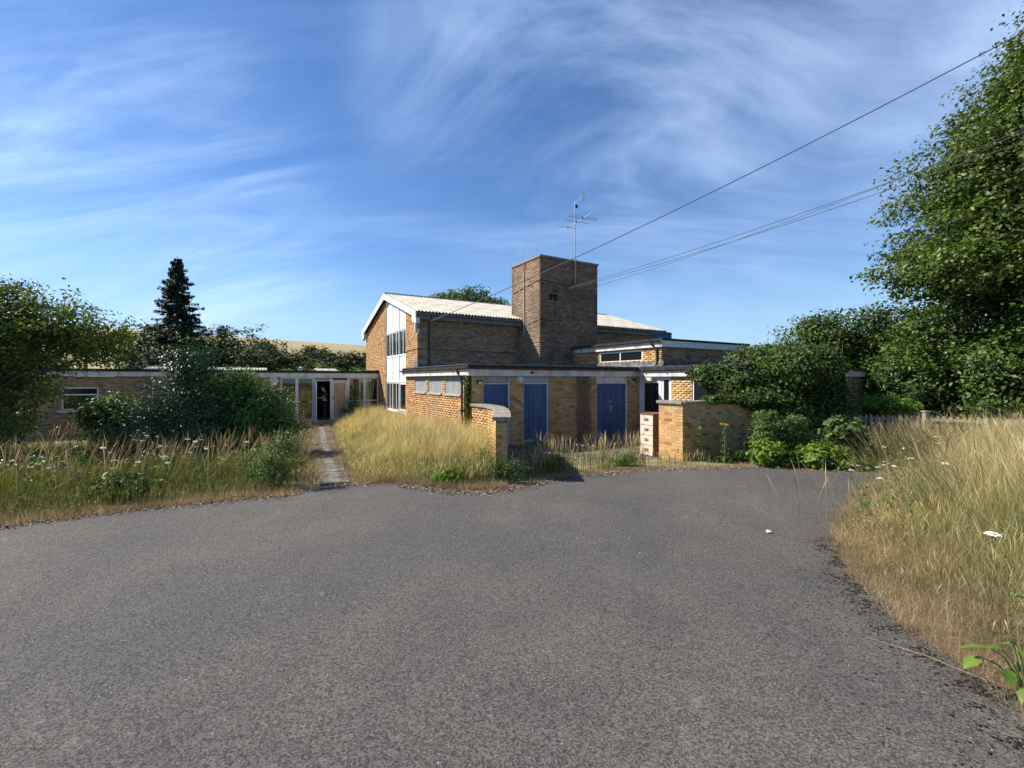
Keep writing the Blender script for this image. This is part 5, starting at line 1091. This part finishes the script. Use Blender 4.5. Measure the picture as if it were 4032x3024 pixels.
# ---------------------------------------------------------------- wild flowers
def umbel_mesh(m=FLW, R_=.045, nf=34, dome=.25):
    mb = MB()
    for k in range(nf):
        r = R_*math.sqrt((k+.5)/nf); a = k*2.4; c = Vector((r*math.cos(a), r*math.sin(a), -dome*r*r/R_+random.uniform(-.002, .002))); s_ = R_*.20
        t_ = random.uniform(0, 1.5); mb.add([c+Vector((s_*math.cos(t_+j*math.pi*2/5), s_*math.sin(t_+j*math.pi*2/5), random.uniform(-.002, .002))) for j in range(5)], [(0, 1, 2, 3, 4)])
    return mb.mesh('flower_head', m)
UM = [umbel_mesh(R_=r) for r in (.024, .032, .040)]
def stem_mesh(h, r=.0035, lean=.12):
    mb = MB(); mb.tube([(0, 0, 0), (lean*.3, 0, h*.6), (lean, 0, h)], [r, r*.8, r*.6], 5)
    for k in range(6): a = k*1.05; mb.tube([(lean, 0, h-.03), (lean+.03*math.cos(a), .03*math.sin(a), h-.003)], [.0012, .0012], 3, False)
    return mb.mesh('stem', STEMG)
ST = [stem_mesh(h) for h in (.55, .7, .85)]; LFC = LF['mid']
fern = []
for k in range(40): fern.append((random.gauss(0, .05), random.gauss(0, .05), random.uniform(.05, .4)))
FERN = leaf_mesh('leaf_spray', np.array(fern), rng.normal(size=(40, 3))+np.array([0, 0, .6]), .018, LFC).data; bpy.data.objects.remove(bpy.data.objects['leaf_spray'])
def carrot(x, y, z, hi, ui, label, group, sc=1.):
    root = empty('wild_carrot', (x, y, z), random.uniform(0, 6.28), label=label, cat='flower', group=group); root.scale = (sc, sc, sc)
    link('stem', ST[hi], root); o = link('flower_head', UM[ui], root); h = (.55, .7, .85)[hi]; o.location = (.12, 0, h); o.rotation_euler = (random.uniform(-.25, .25), random.uniform(-.15, .35), 0); tag(link('leaf_spray', FERN, root), kind='stuff')
k = 0
while k < 44:
    x, y = random.uniform(-7.2, -3.9), random.uniform(6.2, 9.6)
    if y < edgeY(x)+.5 or abs((x-p0_.x)*(-dp_.y)+(y-p0_.y)*dp_.x) < .5: continue
    if noise.noise(Vector((x*.8, y*.8, 4))) < -.1: continue
    carrot(x, y, float(zg(y)), random.randrange(3), random.randrange(3), 'white wild carrot flower head in the rank grass of the left verge', 'wild carrot in the left verge'); k += 1
for k in range(26):
    y = random.uniform(4.5, 9.5); x = np.interp(y, rx_, ry_)+random.uniform(.15, 1.3)
    carrot(float(x), y, float(zg(y))+.1, random.randrange(2), random.randrange(2), 'white wild carrot flower head in the golden grass on the right', 'wild carrot in the right verge')
carrot(2.95, 2.62, .55, 1, 2, 'largest white umbel close to the camera at the right edge', None, .95)
for k, (x, y) in enumerate([(1.35, 9.35), (1.5, 9.5), (1.25, 9.55), (1.62, 9.4)]): carrot(x, y, float(zg(y)), 0, 0, 'small white umbel at the mouth of the yard', 'wild carrot at the yard mouth')
def ragwort(x, y, z, h, label, sc=1.):
    root = empty('ragwort', (x, y, z), random.uniform(0, 6), label=label, cat='flower'); mb = MB(); mb.tube([(0, 0, 0), (.01, 0, h*.5), (0, 0, h)], [.007, .006, .004], 6)
    for k in range(9): a = k*2.4; mb.tube([(0, 0, h*.86), (.05*math.cos(a), .05*math.sin(a), h*.98)], [.0025, .0015], 4, False)
    mb.build('stem', STEMG, root)
    zs = rng.uniform(.05, .9, 90)*h; aa = rng.uniform(0, 6.28, 90); rr = rng.uniform(.02, .07, 90); leaf_mesh('leaves', np.stack([np.cos(aa)*rr, np.sin(aa)*rr, zs], 1), rng.normal(size=(90, 3))+np.array([0, 0, .8]), .024, LF['mid'], root)
    f_ = MB()
    for k in range(34):
        a = random.uniform(0, 6.28); r = .11*math.sqrt(random.random()); c = Vector((r*math.cos(a), r*math.sin(a), h+random.uniform(-.02, .02))); f_.add([c+Vector((.014*math.cos(j*1.047), .014*math.sin(j*1.047), random.uniform(-.004, .004))) for j in range(6)], [tuple(range(6))])
    f_.build('flower_head', FLY, root)
ragwort(.32, 8.75, .26, .70, 'yellow ragwort in bloom in front of the middle blue door')
ragwort(4.98, 10.6, .14, .95, 'tall yellow ragwort in front of the ivy right of the pier')
ragwort(8.55, 8.6, .4, .95, 'bright yellow ragwort in the golden grass near the picket fence')
ragwort(-12.8, 15.6, 0, .95, 'yellow ragwort below the far left window')

# ---------------------------------------------------------------- shrubs near the drive
def bush(name, label, x, y, lobes, nc, per, sz, m, cat='bush', sig=.07, asp=.55, stems=14, up=.6, z=None):
    z = float(zg(y)) if z is None else z
    root = empty(name, (x, y, z), 0, label=label, cat=cat); o, C = foliage('foliage', lobes, nc, per, sz, sig, m, root, gap=.2, gs=2.5, up=up, zmin=.0, asp=asp)
    mb = MB()
    for c in C[rng.choice(len(C), stems)]: mb.tube([(random.uniform(-.08, .08), random.uniform(-.08, .08), -.02), Vector(c)*.55+Vector((0, 0, .08)), c], [.008, .006, .002], 4)
    mb.build('stems', STEMG, root); return root
bush('buddleia_bush', 'feathery light green young buddleia at the verge corner left of the path', -4.0, 7.75, [(0, 0, .38, .42, .35, .42), (-.25, .1, .25, .4, .3, .28), (.1, .05, .75, .22, .2, .22)], 150, 26, .026, LF['mid'], asp=.38)
bush('bramble_bush', 'dark low bramble leaves at the roadside in the left verge', -5.9, 6.9, [(0, 0, .2, .5, .3, .22)], 50, 20, .04, LF['hedge'])
bush('buddleia_bush', 'grey green buddleia sprays against the curved yard wall', -.85, 8.1, [(0, 0, .25, .3, .15, .25), (.40, .15, .55, .16, .12, .3)], 60, 14, .026, LF['mid'], asp=.3)
bush('bramble_bush', 'low bright green weeds in front of the golden grass patch', -1.15, 7.9, [(0, 0, .14, .3, .15, .14)], 40, 18, .03, LF['lime'])
bush('bramble_bush', 'yellow green bramble spilling over the tarmac at right end', 6.75, 9.75, [(0, 0, .28, .62, .38, .30), (.45, -.3, .14, .45, .3, .16), (-.2, -.05, .2, .5, .3, .22)], 170, 22, .042, LF['lime'], asp=.75)
bush('bramble_bush', 'bright green bramble mound at the left of the shrub group by the tarmac', 5.62, 9.95, [(0, 0, .3, .38, .3, .32), (.35, .05, .2, .4, .3, .22)], 110, 22, .042, LF['lime'], asp=.75)
bush('buddleia_bush', 'tall mid green buddleia behind the bramble with faded purple tips', 6.1, 10.4, [(0, 0, .7, .6, .4, .5), (-.25, 0, 1.0, .3, .25, .3), (.5, .1, .65, .5, .3, .45)], 230, 24, .04, LF['mid'], asp=.4)
bush('bramble_bush', 'broad leaved bramble arching beside the picket fence', 7.75, 10.6, [(0, 0, .85, .45, .3, .28), (.1, .1, .5, .5, .3, .4)], 90, 20, .05, LF['mid'], asp=.8)
bush('fern_bush', 'dark shaded undergrowth at the foot of the yard wall', 5.3, 10.85, [(0, 0, .15, .8, .2, .18), (1.2, .3, .35, .8, .35, .4)], 150, 22, .04, LF['hedge'])
bush('bramble_bush', 'mid green weeds filling the gap behind the left fence end', 9.2, 11.2, [(0, 0, .3, .9, .6, .4)], 120, 22, .045, LF['hedge'])
for x, y, rx, h, mt, lbl in [(-6.6, 8.6, .7, .62, 'hedge', 'dark nettle clump in the middle of the left verge'), (-5.3, 8.9, .6, .5, 'elder', 'dark green weeds behind the white umbels of the left verge'), (-8.3, 8.0, .9, .6, 'hedge', 'dark shaded weeds in front of the hawthorn'), (-5.6, 10.6, .5, .5, 'elder', 'low dark weeds beside the slab path halfway along'), (-10.2, 8.6, 1.0, .7, 'thorn', 'shaded brambles below the hawthorn at the left edge')]:
    bush('weed_clump', lbl, x, y, [(0, 0, h*.45, rx, rx*.6, h*.5), (rx*.5, 0, h*.35, rx*.6, rx*.5, h*.4)], 110, 22, .032, LF[mt], cat='weeds', asp=.5)
for x, y, rx, h, mt, lbl in [(.75, 9.4, .5, .45, 'hedge', 'dark shaded weeds filling the left side of the yard mouth'), (-.1, 8.05, .35, .5, 'mid', 'grey green weeds at the foot of the end of the curved yard wall'), (2.5, 10.3, .45, .3, 'elder', 'low weeds on the edge of the yard slab before the double door')]:
    bush('weed_clump', lbl, x, y, [(0, 0, h*.4, rx, rx*.5, h*.55)], 70, 20, .026, LF[mt], cat='weeds', asp=.45)
# sycamore seedling against the pier wall: big separate leaves
def palm_leaf(m, s_=1.):
    a = [(0, 0), (.18, -.12), (.42, -.30), (.40, -.10), (.75, -.28), (.62, -.05), (1., 0), (.62, .05), (.75, .28), (.40, .10), (.42, .30), (.18, .12)]
    return MB().add([(x*s_, y*s_, .12*s_*(abs(y)*1.2-x*x*.5)) for x, y in a], [(0, 1, 2, 3), (0, 3, 4, 5), (0, 5, 6, 7), (0, 7, 8, 9), (0, 9, 10, 11)]).mesh('leaf', m)
def oval_leaf(m, s_=1.):
    vs = [(0, 0, 0)]; n = 7
    for k in range(1, n): t_ = k/n; wd = .30*math.sin(math.pi*t_**.8)*(1+.12*(-1)**k); vs += [(t_*s_, -wd*s_, .10*s_*wd-.15*s_*t_*t_), (t_*s_, 0, -.15*s_*t_*t_-.0), (t_*s_, wd*s_, .10*s_*wd-.15*s_*t_*t_)]
    vs.append((s_, 0, -.17*s_)); fs = [(0, 1, 2), (0, 2, 3)]
    for k in range(n-2): q = 1+3*k; fs += [(q, q+3, q+4, q+1), (q+1, q+4, q+5, q+2)]
    q = 1+3*(n-2); fs += [(q, len(vs)-1, q+1), (q+1, len(vs)-1, q+2)]; return MB().add(vs, fs, True).mesh('leaf', m)
syl = palm_leaf(LF['hedge'], .16)
sy = empty('sycamore_seedling', (4.62, 11.05, .15), 0, label='sycamore seedling with large lobed leaves against the shaded pier wall', cat='plant')
mb = MB(); mb.tube([(0, 0, 0), (.03, 0, .45), (.05, 0, .95)], [.01, .008, .004], 5)
for k in range(26):
    z = .15+.8*k/26; a = -k*2.1; rr = .12+.12*random.random(); e = Vector((math.cos(a)*rr+.03, -abs(math.sin(a))*rr*.6, z+.05)); mb.tube([(.03, 0, z-.05), e], [.003, .002], 4, False)
    o = link('leaf', syl, sy); o.location = e; o.rotation_euler = (random.uniform(-.5, .5), random.uniform(.1, .7), a+random.uniform(-.4, .4)); o.scale = (random.uniform(.7, 1.2),)*3
mb.build('stem', STEMG, sy)
# big leaves in the lower right corner
BL = island_mat('broad_leaf', [(.10, .19, .03), (.14, .23, .04), (.08, .15, .025), (.17, .24, .06)], .5, .3, clump=9); ov = oval_leaf(BL, .125)
bl = empty('broad_leaved_weed', (2.68, 2.40, .52), 0, label='bright green broad leaved weed at the lower right corner', cat='plant')
mb = MB()
for k, (x, y, z, rz, s_, tp_) in enumerate([(-.26, -.02, .20, 150, .95, .1), (-.28, .02, .13, 190, .9, .35), (-.10, .05, .22, 60, .8, .1), (-.05, -.02, .22, 10, 1., .15), (-.22, -.06, .12, 240, .75, .5), (.0, -.08, .17, -40, 1., .4), (-.12, -.12, .10, -100, 1., .5), (-.02, -.16, .08, -70, .9, .6), (.06, 0, .12, 20, 1., .4), (.08, -.12, .05, -20, 1., .5), (-.10, -.2, .03, -140, .8, .5), (-.16, .02, .17, 120, .6, .2), (-.2, -.14, .07, 200, .7, .6), (-.14, -.04, .20, -60, .65, .3), (-.04, .06, .17, 90, .7, .3), (-.26, .06, .08, 140, .6, .5), (.0, -.2, .02, -100, .8, .6)]):
    o = link('leaf', ov, bl); o.location = (x+.1, y, z); o.rotation_euler = (random.uniform(-.3, .3), tp_, R(rz)); o.scale = (s_,)*3; mb.tube([(.05, 0, -.05), (x*.6+.08, y*.6, z*.7), (x+.1, y, z)], [.006, .004, .003], 4)
mb.build('stem', STEMG, bl)
# climbing weed in front of the entrance screen
ew = W(-1.0, lb-.5); bush('elder_bush', 'sparse weedy shrub with pale flowers in front of the right entrance panes', ew.x, ew.y, [(0, 0, .8, .45, .35, .65), (.1, 0, 1.5, .25, .25, .4), (-.3, 0, .5, .5, .3, .4)], 130, 16, .035, LF['mid'], sig=.1, stems=24)

# ---------------------------------------------------------------- person in the doorway
SKIN = mat('skin', (.42, .25, .18), rough=.6); NAVY = mat('navy_cloth', (.012, .014, .028), (.02, .022, .04), 20, .9); HAIR = mat('dark_hair', (.02, .014, .01), rough=.7)
pp = W(aS(2.62), lb-.0)
PE = empty('person', (pp.x, pp.y, .17), 0, label='person in dark short sleeved clothes standing in the open entrance doorway looking down', cat='person')
def skin(name, J, E, m, parent, sub=2):
    me = bpy.data.meshes.new(name); me.from_pydata([j[:3] for j in J], E, []); me.materials.append(m); o = link(name, me, parent)
    mo = o.modifiers.new('skin', 'SKIN'); mo.use_smooth_shade = True
    for i_, j in enumerate(J):
        r = j[3]; me.skin_vertices[0].data[i_].radius = (r, j[4] if len(j) > 4 else r); me.skin_vertices[0].data[i_].use_root = (i_ == 0)
    s_ = o.modifiers.new('sub', 'SUBSURF'); s_.levels = s_.render_levels = sub; return o
# faces -X; left/right across Y
J = [(0, 0, .92, .12, .15), (0, 0, 1.10, .11, .14), (-.01, 0, 1.28, .12, .17), (-.02, 0, 1.42, .07, .09), (-.05, 0, 1.48, .052), (-.09, 0, 1.55, .075), (-.11, 0, 1.62, .085), (-.10, 0, 1.68, .055),
     (-.01, .17, 1.37, .055), (-.03, .22, 1.12, .042), (-.22, .17, 1.06, .032), (-.30, .15, 1.07, .028),
     (-.01, -.17, 1.37, .055), (-.02, -.23, 1.11, .042), (-.23, -.18, 1.10, .032), (-.31, -.15, 1.12, .028),
     (0, .09, .85, .085), (-.01, .10, .48, .06), (.01, .10, .09, .042), (-.13, .11, .04, .035), (0, -.09, .85, .085), (.02, -.10, .48, .06), (.05, -.10, .09, .042), (-.09, -.11, .04, .035)]
Eb = [(0, 1), (1, 2), (2, 3), (3, 4), (4, 5), (5, 6), (6, 7), (2, 8), (8, 9), (9, 10), (10, 11), (2, 12), (12, 13), (13, 14), (14, 15), (0, 16), (16, 17), (17, 18), (18, 19), (0, 20), (20, 21), (21, 22), (22, 23)]
skin('body', J, Eb, SKIN, PE)
g_ = lambda i_, k=.014: (*J[i_][:3], J[i_][3]+k, (J[i_][4] if len(J[i_]) > 4 else J[i_][3])+k)
mid = lambda i_, j_, f, r: tuple(J[i_][k]*(1-f)+J[j_][k]*f for k in range(3))+(r,)
skin('shirt', [g_(0), g_(1), g_(2), (-.02, 0, 1.41, .075, .10), g_(8), mid(8, 9, .75, .060), g_(12), mid(12, 13, .75, .060)], [(0, 1), (1, 2), (2, 3), (2, 4), (4, 5), (2, 6), (6, 7)], NAVY, PE)
skin('trousers', [(0, 0, .92, .135, .165), g_(16, .018), g_(17, .022), g_(18, .028), g_(20, .018), g_(21, .022), g_(22, .028)], [(0, 1), (1, 2), (2, 3), (0, 4), (4, 5), (5, 6)], NAVY, PE)
skin('shoe', [(.04, .10, .05, .045), (-.07, .11, .045, .042), (-.15, .115, .035, .03)], [(0, 1), (1, 2)], BLACK, PE, 1); skin('shoe', [(.08, -.10, .05, .045), (-.03, -.11, .045, .042), (-.11, -.115, .035, .03)], [(0, 1), (1, 2)], BLACK, PE, 1)
hr = MB().lathe([(.095, -.03), (.098, .02), (.088, .06), (.06, .09), (.0, .1)], (0, 0, 0), 14); o = hr.build('hair', HAIR, PE); o.location = (-.085, 0, 1.63); o.rotation_euler = (0, .25, 0)
fc_ = MB(); fc_.add([(-.185, -.012, 1.575), (-.185, .012, 1.575), (-.18, 0, 1.62), (-.212, 0, 1.572)], [(0, 3, 2), (3, 1, 2), (0, 1, 3)]); fc_.box(-.187, -.178, -.045, -.02, 1.622, 1.632); fc_.box(-.187, -.178, .02, .045, 1.622, 1.632); fc_.build('face', SKIN, PE)
for sgn, bx0 in ((1, (-.31, .15, 1.07)), (-1, (-.32, -.15, 1.12))):
    hb = []; he = []
    hb.append((*bx0, .026)); hb.append((bx0[0]-.05, bx0[1], bx0[2]-.005, .030)); he.append((0, 1))
    for k in range(4):
        q = len(hb); y = bx0[1]+(-.03+.02*k); ln = (.05, .06, .056, .045)[k]; hb += [(bx0[0]-.08, y, bx0[2], .010), (bx0[0]-.08-ln*.6, y, bx0[2]-.012, .009), (bx0[0]-.08-ln, y, bx0[2]-.035, .008)]; he += [(1, q), (q, q+1), (q+1, q+2)]
    q = len(hb); hb += [(bx0[0]-.04, bx0[1]-sgn*.035, bx0[2]+.01, .011), (bx0[0]-.08, bx0[1]-sgn*.045, bx0[2]+.012, .009)]; he += [(0, q), (q, q+1)]
    skin('hand', hb, he, SKIN, PE, 1)
PE.rotation_euler = (0, 0, R(12)); PE.scale = (1, 1, .98)
